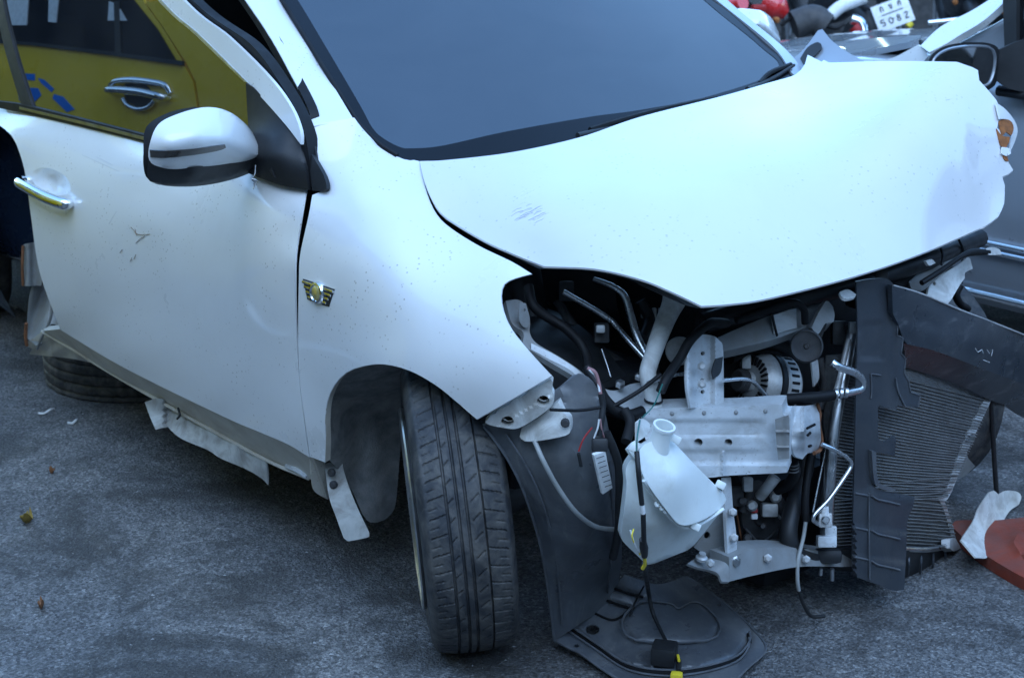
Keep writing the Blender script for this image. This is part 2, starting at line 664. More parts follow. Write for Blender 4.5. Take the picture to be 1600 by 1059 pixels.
ASPH = asphalt()
g = link("ground", meshof([(-150, -150, 0), (150, -150, 0), (150, 150, 0), (-150, 150, 0)], [[0, 1, 2, 3]]), ASPH, smooth=False)
g["kind"] = "structure"

# ------------------------------------------------------------------ the wrecked car: outer shell
CAR = thing("wrecked_car", "white wrecked hatchback with its front torn open, hood buckled and no front bumper", "car", (0, 0, 0))


def crease(u, v, a, b, wdt, h):
    """height of a soft ridge along the pixel segment a-b"""
    ax, ay = a
    bx, by = b
    L2 = (bx - ax) ** 2 + (by - ay) ** 2
    s = max(0, min(1, ((u - ax) * (bx - ax) + (v - ay) * (by - ay)) / L2))
    d = math.hypot(u - ax - s * (bx - ax), v - ay - s * (by - ay))
    e = math.sin(math.pi * min(1, max(0, s * .9 + .05)))
    return h * math.exp(-(d / wdt) ** 2) * e


# door skin
door_ctrl = [(-30, 172, 'x', .80), (10, 182, 'x', .80), (225, 222, 'x', .80), (478, 298, 'x', .795),
             (20, 205, 'x', .828), (225, 255, 'x', .83), (474, 325, 'x', .828),
             (35, 250, 'x', .848), (225, 300, 'x', .85), (470, 375, 'x', .85),
             (48, 335, 'x', .862), (235, 350, 'x', .866), (467, 405, 'x', .865),
             (55, 380, 'x', .866), (235, 385, 'x', .869), (466, 435, 'x', .868),
             (72, 440, 'x', .867), (250, 490, 'x', .869), (466, 540, 'x', .868),
             (90, 505, 'x', .855), (200, 560, 'x', .858), (330, 625, 'x', .858), (478, 680, 'x', .856),
             (94, 518, 'x', .846), (195, 578, 'x', .848), (350, 655, 'x', .848), (484, 714, 'x', .846)]
DOORD = Depth(door_ctrl)
cup = [(80 + 33 * math.cos(a) * .9 - 17 * math.sin(a) * .5, 284 + 33 * math.cos(a) * .42 + 17 * math.sin(a)) for a in [i * math.pi / 8 for i in range(16)]]
door = panel("door", CAR, [(-6, 168, 1), (40, 178), (225, 222), (400, 268), (478, 297, 1), (471, 338), (462, 398), (461, 440), (462, 500), (465, 560),
                           (469, 610), (476, 665), (483, 714, 1), (450, 694), (406, 675), (350, 651), (195, 575), (94, 515, 1), (62, 425), (48, 335), (40, 275),
                           (31, 240), (18, 212), (-6, 192, 1)],
             DOORD, PAINT, step=13, thick=.004, holes=[cup],
             disp=lambda u, v: .0022 * math.exp(-((u - 215) / 14) ** 2 - ((v - 366) / 7) ** 2) * -1 - .004 * math.exp(-((u - 205) / 50) ** 2 - ((v - 400) / 40) ** 2))
door["label"] = "white front door, dusty below, scuffed near the handle"
# rear lip of the door and its inner face
rl = [(-6, 192), (18, 212), (31, 240), (40, 275), (48, 335), (62, 425), (94, 515)]
rows = [[DOORD(u, v) for u, v in rl], [DOORD(u, v) + Vector((-.012, -.010, -.002)) for u, v in rl], [DOORD(u, v) + Vector((-.05, -.014, -.004)) for u, v in rl]]
grid("door_edge", door, rows, PAINT, n=4)
bowl_ctrl = [(u, v, 't', float(DOORD.ts([(u, v)])[0])) for u, v in cup[::2]] + [(80, 284, 't', float(DOORD.ts([(80, 284)])[0]) + .030)]
panel("handle_cup", door, cup, bowl_ctrl, PAINT, step=5, thick=.002)


def doorpt(u, v, off=0.0):
    p = DOORD(u, v)
    return p + Vector((off, 0, 0))


h0, h1 = doorpt(44, 283, .012), doorpt(112, 317, .012)
hm = h0.lerp(h1, .5) + Vector((.026, 0, .004))
hb = tube("door_handle", door, [h0 + Vector((-.014, 0, 0)), h0 + Vector((.012, .0, 0)), h0.lerp(h1, .3) + Vector((.023, 0, .004)), hm, h0.lerp(h1, .75) + Vector((.022, 0, .002)), h1 + Vector((.008, 0, 0)), h1 + Vector((-.016, 0, 0))],
          [.013, .0155, .0155, .015, .0155, .0155, .011], CHROME, n=12, seg=7)
hb["label"] = "chrome pull handle"
lathe("key_barrel", hb, doorpt(50, 283, .020), (1, .1, 0), [(0, .006), (.009, .006), (.011, .003), (.011, -.004)], BLACK, n=16)
# belt trim, window, frame
trim_up = [(-6, 160), (40, 166), (130, 188), (232, 214), (395, 258)]
trim_lo = [(-6, 168), (40, 178), (130, 198), (232, 224), (395, 267)]
panel("belt_trim", door, [(-6, 158, 1), (40, 165), (130, 187), (232, 213), (400, 258, 1), (400, 268, 1), (232, 224), (130, 199), (40, 178), (-6, 168, 1)],
      [(-6, 163, 'x', .808), (100, 186, 'x', .808), (232, 218, 'x', .808), (400, 263, 'x', .806)], BLACK, step=6, thick=.01)
panel("belt_chrome", door, [(30, 167, 1), (130, 190), (232, 216), (330, 242, 1), (330, 246, 1), (232, 221), (130, 195), (30, 171, 1)],
      [(-6, 163, 'x', .8105), (100, 186, 'x', .8105), (232, 218, 'x', .8105), (400, 263, 'x', .8085)], ALU, step=4, thick=.001)
# window glass: an upright plane (the frame is sprung outwards)
GN = Vector((1, 0, .118)).normalized()
GP = Vector((.800, -1.0, .95))


def onglass(u, v, off=0):
    d = ray(u, v)
    t = (GP + GN * off - CAM).dot(GN) / d.dot(GN)
    return CAM + d * t


def gctrl(pts, off=0):
    res = []
    for u, v in pts:
        res.append((u, v, 't', (onglass(u, v, off) - CAM).dot(FW)))
    return res


gl = panel("window_glass", door, [(-60, -160, 1), (128, -160, 1), (252, 0), (308, 52), (392, 132, 1), (400, 262, 1), (232, 216), (40, 170), (-60, 150, 1)],
           gctrl([(-60, -160), (252, 0), (400, 262), (-60, 150), (150, 80)]), GLASS_D, step=40, thick=.004)
gl["label"] = "tinted side window reflecting a yellow car"
panel("window_post", door, [(-60, -160, 1), (-20, -60), (0, 45), (12, 95), (33, 164, 1), (52, 172, 1), (28, 100), (10, 30), (0, -20), (-30, -160, 1)],
      gctrl([(-60, -160), (252, 0), (400, 262), (-60, 150), (150, 80)], .006), BLACK, step=12, thick=.02)
panel("window_frame", door, [(120, -160, 1), (250, 0), (309, 55), (385, 128), (440, 188), (470, 226, 1), (469, 205), (455, 169), (422, 123), (357, 58), (286, 0), (150, -160, 1)],
      gctrl([(120, -160), (250, 0), (400, 262), (0, 150), (470, 226)], .008), PAINT, step=8, thick=.008,
      disp=lambda u, v: 0)
panel("frame_chrome", door, [(118, -160, 1), (246, 0), (305, 55), (381, 128, 1), (386, 129, 1), (310, 54), (251, 0), (121, -160, 1)],
      gctrl([(120, -160), (250, 0), (400, 262), (0, 150), (470, 226)], .010), ALU, step=5, thick=.006)
panel("frame_seal", door, [(150, -160, 1), (287, 0), (358, 58), (423, 123), (456, 169), (469, 203), (471, 240), (480, 292, 1), (488, 292, 1), (480, 227), (466, 182), (436, 128), (390, 68), (300, 0), (165, -160, 1)],
      gctrl([(120, -160), (250, 0), (400, 262), (0, 150), (470, 226)], -.004), SEAL, step=8, thick=.03)
# mirror sail
sail_ctrl = [(383, 130, 'x', .795), (468, 224, 'x', .79), (481, 297, 'x', .805), (400, 275, 'x', .812), (387, 185, 'x', .80), (430, 245, 'x', .832)]
panel("mirror_sail", door, [(384, 130, 1), (403, 144), (440, 190), (469, 225, 1), (474, 250), (482, 297, 1), (440, 290), (400, 276, 1), (392, 240), (387, 185)],
      sail_ctrl, BLACK, step=8, thick=.012)
panel("mirror_sail_tail", CAR, [(483, 236, 1), (494, 253), (506, 275), (510, 290), (507, 298), (488, 298, 1), (484, 260)],
      [(483, 236, 'x', .782), (494, 253, 'x', .79), (510, 288, 'x', .80), (488, 298, 'x', .806)], BLACK, step=5, thick=.01)

# side mirror (sticks out sideways, its painted cap faces forward)
MIR = [(228, 240, 'y', -.550), (240, 200, 'y', -.545), (276, 178, 'y', -.55), (318, 168, 'y', -.555), (352, 172, 'y', -.565), (378, 188, 'y', -.57), (398, 214, 'y', -.575), (412, 242, 'y', -.58),
       (357, 254, 'y', -.545), (292, 263, 'y', -.535), (245, 260, 'y', -.54), (262, 225, 'y', -.498), (310, 212, 'y', -.480), (350, 220, 'y', -.497), (385, 228, 'y', -.535)]
MIRD = Depth(MIR)
mirr = panel("side_mirror", door, [(233, 250), (234, 225), (247, 195), (276, 179), (318, 168), (351, 172), (377, 188), (396, 214), (409, 240, 1), (357, 254), (292, 263), (250, 261)],
             MIRD, PAINT, step=7, ext=FW * .05)
mirr["label"] = "white cap of the door mirror with a signal strip"
panel("mirror_lower_shell", mirr, [(231, 250, 1), (250, 260), (292, 262), (357, 253), (410, 239, 1), (417, 242), (414, 251), (361, 275), (300, 287), (247, 286), (231, 277)],
      [(228, 250, 'y', -.545), (292, 263, 'y', -.535), (415, 242, 'y', -.585), (240, 282, 'y', -.57), (300, 286, 'y', -.57), (361, 275, 'y', -.585), (300, 272, 'y', -.54)],
      BLACK, step=6, ext=FW * .06)
panel("mirror_rim", mirr, [(224, 240), (226, 205), (240, 188), (270, 174), (305, 167, 1), (318, 171, 1), (276, 184), (250, 199), (238, 228), (236, 255), (240, 285), (228, 276), (224, 258)],
      [(224, 240, 'y', -.575), (240, 188, 'y', -.578), (305, 167, 'y', -.585), (318, 170, 'y', -.585), (236, 250, 'y', -.575), (235, 285, 'y', -.585)], BLACK, step=6, ext=FW * .06)
panel("turn_signal", mirr, [(234, 235, 1), (260, 236), (300, 234), (340, 228), (352, 227), (353, 231), (340, 236), (300, 243), (260, 247), (235, 246, 1)],
      MIRD, SIGNAL, step=4, thick=.002, disp=lambda u, v: .003)
tube("mirror_arm", mirr, [at(398, 252, 'y', -.60), at(420, 258, 'y', -.60), at(445, 262, 'x', .80)], [.030, .032, .03], BLACK, n=12)
wz = [at(399, 258, 'y', -.56), at(398, 272, 'y', -.555), at(394, 280, 'y', -.55), at(398, 286, 'y', -.55), at(396, 296, 'y', -.55)]
tube("broken_wire", mirr, wz, .0016, ALU, n=6)
tube("broken_wire", mirr, [at(393, 279, 'y', -.55), at(401, 282, 'y', -.545), at(396, 288, 'y', -.55)], .0016, ALU, n=6)

# sill and its torn rear end
panel("sill", CAR, [(94, 514, 1), (195, 574), (350, 650), (406, 674), (450, 693), (484, 713, 1), (490, 716), (512, 780, 1), (482, 746), (417, 718), (325, 668), (250, 626), (172, 581), (112, 544), (66, 517, 1)],
      [(94, 516, 'x', .842), (195, 576, 'x', .844), (350, 652, 'x', .844), (484, 713, 'x', .842), (66, 517, 'x', .805), (112, 543, 'x', .80), (250, 625, 'x', .79), (417, 717, 'x', .79), (510, 776, 'x', .785)],
      PAINT_DIRTY, step=8, thick=.02, disp=lambda u, v: .006 * math.exp(-((v - (528 + (u - 94) * .48)) / 10) ** 2) * 0)
fl = [(66, 518), (112, 545), (172, 582), (250, 627), (325, 669), (417, 719), (482, 747)]
tube("sill_flange", CAR, [at(u, v, 'x', .797) for u, v in fl], .0045, PAINT_DIRTY, n=6)
panel("torn_sill_end", CAR, [(68, 514, 1), (90, 524), (112, 545, 1), (140, 566, 1), (110, 560), (72, 556), (46, 553, 1), (50, 545, 1), (40, 540, 1), (44, 533, 1), (58, 524)],
      [(68, 514, 'x', .80), (112, 545, 'x', .79), (140, 566, 'x', .76), (46, 553, 'x', .74), (40, 537, 'x', .76)], PAINT_DIRTY, step=6, thick=.01,
      disp=lambda u, v: .012 * math.sin(u * .13 + v * .2))
panel("crumpled_pillar", CAR, [(37, 382, 1), (58, 378, 1), (66, 440), (58, 446), (36, 447, 1), (36, 420)],
      [(37, 382, 'x', .78), (60, 380, 'x', .75), (60, 446, 'x', .76), (36, 447, 'x', .79)], PRIMER_D, step=3, thick=.006, disp=lambda u, v: .010 * math.sin(u * .30 + 1))
panel("crumpled_pillar", CAR, [(50, 446, 1), (66, 438), (76, 440), (92, 500), (90, 508, 1), (78, 508), (66, 535), (56, 540, 1), (42, 528, 1), (43, 490), (46, 460)],
      [(50, 446, 'x', .76), (76, 440, 'x', .70), (90, 505, 'x', .74), (60, 540, 'x', .78), (42, 525, 'x', .77), (62, 480, 'x', .74)], PRIMER_D, step=3, thick=.006,
      disp=lambda u, v: .013 * math.sin(u * .2 + v * .05))
tube("rusty_edge", CAR, [at(36, 384, 'x', .785), at(35, 415, 'x', .792), at(36, 446, 'x', .79)], .004, RUST, n=6)
tube("rusty_edge", CAR, [at(41, 505, 'x', .775), at(40, 525, 'x', .775), at(42, 540, 'x', .77)], .005, RUST, n=6)
tube("torn_cable", CAR, [at(82, 470, 'x', .78), at(78, 500, 'x', .79), at(64, 530, 'x', .79), at(58, 545, 'x', .785)], .004, PRIMER_D, n=6)
# torn skirt hanging below the sill
panel("torn_skirt", CAR, [(226, 628, 1), (246, 622), (262, 628), (300, 652), (360, 690), (415, 718, 1), (418, 738), (418, 757, 1), (410, 748), (385, 733), (345, 716), (325, 703), (285, 686), (267, 672), (262, 666, 1), (243, 671, 1), (234, 650)],
      [(226, 628, 'x', .80), (246, 622, 'x', .80), (415, 718, 'x', .795), (418, 757, 'x', .79), (345, 716, 'x', .81), (267, 672, 'x', .815), (243, 671, 'x', .83), (262, 645, 'x', .79)],
      SKIRT, step=6, thick=.004, disp=lambda u, v: .006 * math.sin(u * .11 + v * .07) + (.02 if u < 258 else 0))
tube("broken_clip", CAR, [at(278, 637, 'x', .81), at(281, 648, 'x', .815), at(277, 654, 'x', .815)], .003, BLACK, n=6)
# mud flap bracket
panel("flap_corner", CAR, [(484, 712, 1), (508, 722, 1), (514, 770), (512, 780, 1), (492, 768), (487, 750)],
      [(484, 712, 'x', .842), (508, 722, 'x', .80), (512, 778, 'x', .78), (490, 765, 'x', .82)], PAINT_DIRTY, step=6, thick=.003)
flap = panel("mud_flap_bracket", CAR, [(507, 724, 1), (534, 719, 1), (540, 745), (555, 785), (577, 832, 1), (577, 838), (543, 845), (537, 840, 1), (526, 810), (514, 775)],
             [(507, 724, 'x', .80), (534, 719, 'x', .77), (577, 835, 'x', .80), (543, 845, 'x', .83), (530, 780, 'x', .81)], SKIRT, step=6, thick=.003, disp=lambda u, v: .01 * math.sin((v - 720) / 40))
for q in ((518, 738), (521, 757)):
    lathe("bolt", flap, at(q[0], q[1], 'x', .812), (.9, .3, .2), [(0, .006), (.006, .006), (.009, .003), (.009, -.004)], GRIME, n=10)
tube("sill_chip", CAR, [at(448, 728, 'x', .80), at(465, 735, 'x', .805), at(480, 745, 'x', .80)], .006, PRIMER, n=6)

# fender
FEND = [(505, 298, 'x', .795), (484, 330, 'x', .828), (474, 385, 'x', .853), (467, 440, 'x', .866), (466, 540, 'x', .868), (478, 680, 'x', .857), (484, 712, 'x', .847), (510, 690, 'x', .852),
        (512, 630, 'x', .862), (540, 583, 'x', .872), (600, 570, 'x', .880), (680, 602, 'x', .868), (745, 655, 'x', .84), (862, 587, 'x', .795), (800, 515, 'x', .79), (783, 460, 'x', .765),
        (805, 434, 'x', .73), (830, 428, 'x', .70), (750, 386, 'x', .698), (690, 348, 'x', .69), (668, 305, 'x', .665), (655, 252, 'x', .60), (590, 225, 'x', .655), (553, 183, 'x', .675), (487, 195, 'x', .755),
        (600, 322, 'x', .765), (560, 300, 'x', .775), (545, 345, 'x', .815), (620, 400, 'x', .818), (540, 400, 'x', .848), (620, 460, 'x', .85), (700, 450, 'x', .80), (700, 530, 'x', .845), (780, 560, 'x', .823), (600, 530, 'x', .872),
        (520, 500, 'x', .868)]
FENDD = Depth(FEND, 1e-5)
fender = panel("fender", CAR, [(487, 196, 1), (494, 245), (505, 275), (509, 290), (500, 300), (488, 305, 1), (482, 338), (469, 398), (467, 440), (466, 490), (466, 540), (469, 600), (477, 660), (484, 713, 1),
                               (508, 722, 1), (509, 690), (508, 660), (511, 628), (522, 602), (541, 582), (567, 572), (600, 569), (640, 579), (680, 601), (715, 629), (745, 655, 1),
                               (804, 621, 1), (862, 587, 1), (830, 552), (800, 515), (787, 487), (783, 462), (788, 444), (805, 435), (831, 428, 1), (800, 409), (750, 385), (705, 357), (682, 335), (667, 303), (655, 252, 1),
                               (620, 243), (590, 225), (565, 200), (553, 184, 1)],
               FENDD, PAINT, step=12, thick=.003,
               disp=lambda u, v: crease(u, v, (520, 235), (620, 330), 16, -.0025) + crease(u, v, (535, 250), (575, 360), 10, .0018) + crease(u, v, (520, 590), (700, 590), 14, .0))
fender["label"] = "white front wing with a winged badge and open wheel arch"
# rolled edge of the wheel arch
arch = [(508, 722), (509, 690), (508, 660), (511, 628), (522, 602), (541, 582), (567, 572), (600, 569), (640, 579), (680, 601), (715, 629), (745, 655)]
r0 = [FENDD(u, v) for u, v in arch]
grid("arch_lip", fender, [r0, [p + Vector((-.006, 0, .001)) for p in r0], [p + Vector((-.014, 0, .003)) for p in r0]], PAINT_DIRTY, n=4)
# dark gap behind the door-fender seam
panel("hinge_pillar", CAR, [(470, 285, 1), (500, 290, 1), (494, 400), (485, 560), (500, 700, 1), (470, 700, 1), (455, 560), (458, 400)],
      [(470, 285, 'x', .74), (500, 290, 'x', .74), (500, 700, 'x', .80), (470, 700, 'x', .80)], DARK, step=30, thick=.01)
# winged badge
BP = FENDD(498, 457)
bn = ((FENDD(508, 457) - FENDD(488, 457)).cross(FENDD(498, 447) - FENDD(498, 467))).normalized()
if bn.dot(CAM - BP) < 0:
    bn = -bn
bx_ = (FENDD(520, 464) - FENDD(476, 449)).normalized()
by_ = bn.cross(bx_)
if by_.z < 0:
    by_ = -by_
badge = lathe("badge", fender, BP, bn, [(0, .0085), (.015, .0075), (.0175, .010), (.0215, .009), (.0235, .003), (.0235, -.002)], CHROME, n=28)
badge["label"] = "round chrome badge with striped wings"
lathe("badge_face", badge, BP + bn * .0078, bn, [(0, .004), (.008, .003), (.014, .0015), (.0162, -.001)], GOLD, n=24)
for s in (-1, 1):
    for k in range(4):
        yy = .013 - k * .0095
        x0, x1 = .016, .054 - k * .0072
        c_ = BP + bx_ * s * (x0 + x1) / 2 + by_ * yy + bn * .003
        box("wing_stripe", badge, c_, (bx_, by_, bn), (x1 - x0, .0058, .005), CHROME, bev=.0012)
    wing = [BP + bx_ * s * .015 + by_ * .018, BP + bx_ * s * .056 + by_ * .018, BP + bx_ * s * .038 + by_ * -.022, BP + bx_ * s * .013 + by_ * -.023]
    me = meshof([p + bn * .0012 for p in wing] + [p - bn * .003 for p in wing], [[0, 1, 2, 3], [7, 6, 5, 4], [0, 4, 5, 1], [1, 5, 6, 2], [2, 6, 7, 3], [3, 7, 4, 0]])
    link("wing_back", me, BLACK, badge, smooth=False)

# A pillar, windshield, far pillar, roof
WS = [(655, 254, 'x', .60), (553, 183, 'x', .668), (497, 94, 'x', .62), (439, 0, 'x', .57), (390, -80, 'x', .535), (800, 245, 'y', -.225), (905, 228, 'y', -.215), (1130, 165, 'y', -.245), (1240, 128, 'y', -.30)]
pl = [at(655, 254, 'x', .60), at(439, 0, 'x', .57), at(1240, 128, 'y', -.30)]
pn = (pl[1] - pl[0]).cross(pl[2] - pl[0]).normalized()


def onws(u, v, off=0.0):
    d = ray(u, v)
    return (pl[0] + pn * off - CAM).dot(pn) / d.dot(pn)


if pn.z < 0:
    pn = -pn
WSC = [(u, v, 't', onws(u, v, o)) for u, v, o in ((655, 254, 0), (553, 183, 0), (439, 0, 0), (380, -95, 0), (1240, 128, 0), (1119, 0, 0), (1040, -90, 0), (850, 240, .035), (1000, 200, .035), (800, 100, .05), (900, 0, .05), (750, -90, .045), (620, 50, .03), (1050, 60, .03))]
WSD = Depth(WSC)
ws_out = [(655, 258, 1), (620, 247), (590, 229), (565, 204), (552, 184), (497, 94), (438, 0), (365, -118, 1), (560, -160), (780, -170), (975, -150, 1), (1119, 0), (1207, 72), (1245, 125, 1), (1130, 172), (1000, 212), (905, 238), (800, 250)]
ws = panel("windshield", CAR, ws_out, WSD, GLASS_W, step=26, thick=.005)
ws["label"] = "dark tinted windshield reflecting the sky"
frit_in = [(642, 232), (625, 230), (600, 217), (582, 200), (560, 160), (507, 70), (465, 0), (395, -110), (560, -140), (780, -150), (960, -130), (1100, 0), (1185, 70), (1215, 110), (1110, 150), (1000, 172), (920, 183), (790, 206), (690, 228)]
panel("windshield_border", ws, ws_out, WSD, FRIT, step=16, thick=.002, holes=[frit_in], disp=lambda u, v: .0025)
ed = [(620, 245), (592, 227), (566, 202), (553, 184), (497, 94), (439, 0), (366, -118)]
tube("windshield_seal", ws, [WSD(u, v) + pn * .002 for u, v in ed], .006, SEAL, n=6)
apil = panel("front_pillar", CAR, [(552, 186, 1), (497, 95), (438, 0), (364, -118, 1), (300, -118, 1), (383, 0), (422, 58), (452, 112), (481, 169), (487, 198, 1)],
             [(553, 184, 'x', .668), (497, 94, 'x', .615), (439, 0, 'x', .567), (365, -118, 'x', .515), (487, 196, 'x', .757), (440, 90, 'x', .70), (390, 5, 'x', .655), (310, -110, 'x', .60), (520, 190, 'x', .718), (470, 95, 'x', .667), (416, 0, 'x', .618)],
             PAINT, step=10, thick=.003)
panel("pillar_seal", apil, [(487, 198, 1), (481, 169), (452, 112), (422, 58), (383, 0), (300, -118, 1), (285, -118, 1), (372, 0), (412, 60), (443, 116), (472, 172), (480, 230, 1), (489, 262, 1)],
      [(487, 196, 'x', .752), (440, 90, 'x', .695), (390, 5, 'x', .65), (310, -110, 'x', .595), (476, 190, 'x', .73), (375, 5, 'x', .63)], SEAL, step=8, thick=.02)
panel("pillar_corner", apil, [(468, 182, 1), (482, 180, 1), (487, 200), (494, 243), (496, 256, 1), (488, 245), (478, 222)],
      [(468, 182, 'x', .748), (482, 180, 'x', .752), (496, 256, 'x', .78), (478, 222, 'x', .765)], BLACK, step=5, thick=.004)
panel("far_pillar", CAR, [(1119, 0, 1), (1207, 72), (1237, 114), (1248, 122, 1), (1252, 106, 1), (1222, 72), (1136, 0), (1010, -118, 1), (985, -118, 1)],
      [(u, v, 't', onws(u, v, .006) + e) for u, v, e in ((1119, 0, 0), (1207, 72, 0), (1240, 118, 0), (1222, 72, .03), (1136, 0, .03), (1252, 106, .02), (985, -118, 0), (1010, -118, .03))], SILVERP, step=8, thick=.01)
# roof + far side so that the cabin is closed
TL = WSD(365, -118)
TR = WSD(975, -150)
TC = WSD(780, -170)
roof = [[TL, TL.lerp(TR, .3) + Vector((0, .04, .045)), TL.lerp(TR, .7) + Vector((0, .04, .045)), TR],
        [TL + Vector((0, -.5, .08)), TL.lerp(TR, .3) + Vector((0, -.5, .15)), TL.lerp(TR, .7) + Vector((0, -.5, .15)), TR + Vector((0, -.5, .08))],
        [TL + Vector((0, -1.1, .08)), TL.lerp(TR, .3) + Vector((0, -1.1, .15)), TL.lerp(TR, .7) + Vector((0, -1.1, .15)), TR + Vector((0, -1.1, .08))]]
grid("roof", CAR, roof, PAINT, n=5, ext=(0, 0, -.03))
# far door mirror
fm = grid("far_mirror", CAR, [[at(1160, 22, 'y', -.78), at(1185, 16, 'y', -.76), at(1205, 28, 'y', -.77), at(1216, 50, 'y', -.79)],
                              [at(1165, 40, 'y', -.74), at(1188, 38, 'y', -.71), at(1206, 46, 'y', -.72), at(1219, 62, 'y', -.76)],
                              [at(1175, 75, 'y', -.78), at(1195, 72, 'y', -.75), at(1208, 74, 'y', -.76), at(1220, 76, 'y', -.79)]], PAINT, n=5, ext=(0, -.06, 0))
fm["label"] = "white cap of the far door mirror"
# cabin: dash, seats, bulkhead so the glass and the gaps look into a dark interior
cab = box("dashboard", CAR, (0, -.62, .84), None, (1.26, .5, .26), DARK, bev=.06)
lathe("steering_wheel", cab, (.36, -.92, .92), (0, -.8, .5), [(.165, -.012), (.18, 0), (.165, .012), (.152, 0), (.165, -.012)], DARK, n=28)
for sx in (-.38, .38):
    st = box("front_seat", CAR, (sx, -1.45, .50), None, (.5, .52, .2), DARK, bev=.07)
    box("seat_back", st, (sx, -1.74, .80), (Vector((1, 0, 0)), Vector((0, .96, .25)), Vector((0, -.25, .96))), (.48, .16, .62), DARK, bev=.07)
    box("head_rest", st, (sx, -1.84, 1.16), None, (.26, .1, .17), DARK, bev=.04)
box("cabin_floor", CAR, (0, -1.25, .27), None, (1.36, 1.4, .06), DARK, bev=.01)
box("bulkhead", CAR, (0, -.30, .60), None, (.92, .05, .62), BAYBLACK, bev=.01)
box("rear_partition", CAR, (-.06, -2.02, .72), None, (1.34, .05, .9), DARK, bev=.01)
grid("far_side", CAR, [[(-.80, -.4, .3), (-.83, -.8, .3), (-.85, -1.3, .3), (-.84, -2.0, .3)], [(-.82, -.4, .6), (-.86, -.8, .6), (-.87, -1.3, .6), (-.87, -2.0, .6)], [(-.78, -.4, .86), (-.80, -.8, .88), (-.82, -1.3, .9), (-.82, -2.0, .92)]], PAINT, n=4, ext=(.02, 0, 0))

# ------------------------------------------------------------------ hood
HOOD = [(655, 252, 'x', .605), (800, 238, 'z', .985), (905, 215, 'z', .995), (1000, 183, 'z', 1.015), (1130, 150, 'z', 1.03), (1245, 117, 'z', 1.045),
        (668, 305, 'x', .672), (690, 345, 'x', .69), (760, 376, 'x', .688), (835, 412, 'x', .68), (930, 420, 'x', .655), (1000, 437, 'x', .625), (1095, 477, 'x', .585),
        (1200, 465, 'x', .42), (1330, 432, 'x', .16), (1440, 395, 'x', -.10), (1540, 352, 'x', -.40),
        (1370, 97, 'x', -.625), (1500, 97, 'x', -.61), (1545, 150, 'x', -.62), (1578, 215, 'x', -.62), (1575, 270, 'x', -.56), (1562, 325, 'x', -.47),
        (850, 330, 'z', .926), (1000, 290, 'z', .957), (1200, 225, 'z', .992), (1400, 165, 'z', 1.05), (1100, 385, 'z', .886), (1300, 325, 'z', .905), (1450, 265, 'z', .94), (950, 370, 'z', .902)]
HOODD = Depth(HOOD, 4e-4)
hood = panel("hood", CAR, [(656, 252, 1), (700, 250), (800, 238), (905, 215), (1000, 183), (1130, 150), (1200, 130), (1243, 117), (1258, 100, 1), (1262, 86, 1), (1284, 97, 1), (1287, 94, 1), (1295, 98), (1370, 96), (1440, 96), (1495, 97, 1),
                           (1528, 110), (1530, 126, 1), (1548, 146), (1562, 168), (1558, 200, 1), (1566, 208, 1), (1562, 232, 1), (1568, 243, 1), (1575, 252), (1583, 266, 1), (1576, 272, 1), (1566, 276, 1), (1570, 290), (1569, 318, 1), (1560, 338), (1540, 353, 1),
                           (1440, 396), (1330, 433), (1200, 466), (1140, 475), (1096, 478, 1), (1050, 456), (1000, 436), (930, 420), (850, 416, 1), (800, 396), (760, 378), (712, 350), (688, 332), (672, 305), (661, 275)],
             HOODD, PAINT_H, step=12, thick=.004,
             disp=lambda u, v: crease(u, v, (1230, 175), (1505, 145), 12, .006) - crease(u, v, (1300, 165), (1500, 160), 14, .006) + crease(u, v, (830, 340), (1490, 170), 70, .006)
             + crease(u, v, (1100, 470), (1130, 330), 50, .002) - .006 * math.exp(-((u - 1240) / 90) ** 2 - ((v - 330) / 50) ** 2) + crease(u, v, (1490, 110), (1520, 330), 10, .006)
             - .003 * math.exp(-((u - 830) / 30) ** 2 - ((v - 335) / 12) ** 2) )
hood["label"] = "buckled white hood bent up along its middle, torn at the far corner"
# inner frame of the hood, seen as a dark edge below
hp = [(1540, 352), (1440, 395), (1330, 432), (1200, 465), (1096, 477), (1050, 456), (1000, 436), (930, 420), (850, 416)]
ra = [HOODD(u, v) for u, v in hp]
grid("hood_inner_frame", hood, [[p + Vector((0, -.004, -.006)) for p in ra], [p + Vector((0, -.025, -.006)) for p in ra], [p + Vector((0, -.12, .006)) for p in ra]], BAYBLACK, n=4)
# tears with rusty metal at the far edge
panel("rusty_tear", hood, [(1561, 190), (1570, 186), (1580, 190), (1584, 200), (1580, 212), (1572, 206), (1566, 212)], HOODD, AMBER, step=4, thick=.002, disp=lambda u, v: .004)
panel("rusty_tear", hood, [(1557, 201, 1), (1566, 212), (1578, 214, 1), (1577, 222), (1572, 231, 1), (1564, 228)], HOODD, AMBER, step=4, thick=.002, disp=lambda u, v: .005)
panel("rusty_tear", hood, [(1566, 240, 1), (1573, 241, 1), (1576, 252, 1), (1570, 250)], HOODD, AMBER, step=3, thick=.002, disp=lambda u, v: .005)
panel("torn_hood_edge", hood, [(1556, 160, 1), (1572, 172), (1586, 190), (1590, 206), (1584, 226), (1577, 240, 1), (1580, 218), (1584, 202), (1576, 188), (1562, 186, 1)],
      [(1556, 160, 'x', -.62), (1590, 206, 'x', -.68), (1577, 240, 'x', -.62), (1562, 186, 'x', -.60)], PAINT, step=5, thick=.003)
panel("torn_hood_edge", hood, [(1566, 230, 1), (1577, 232), (1580, 240, 1), (1572, 244), (1565, 240, 1)], HOODD, PAINT, step=4, thick=.003, disp=lambda u, v: .01)
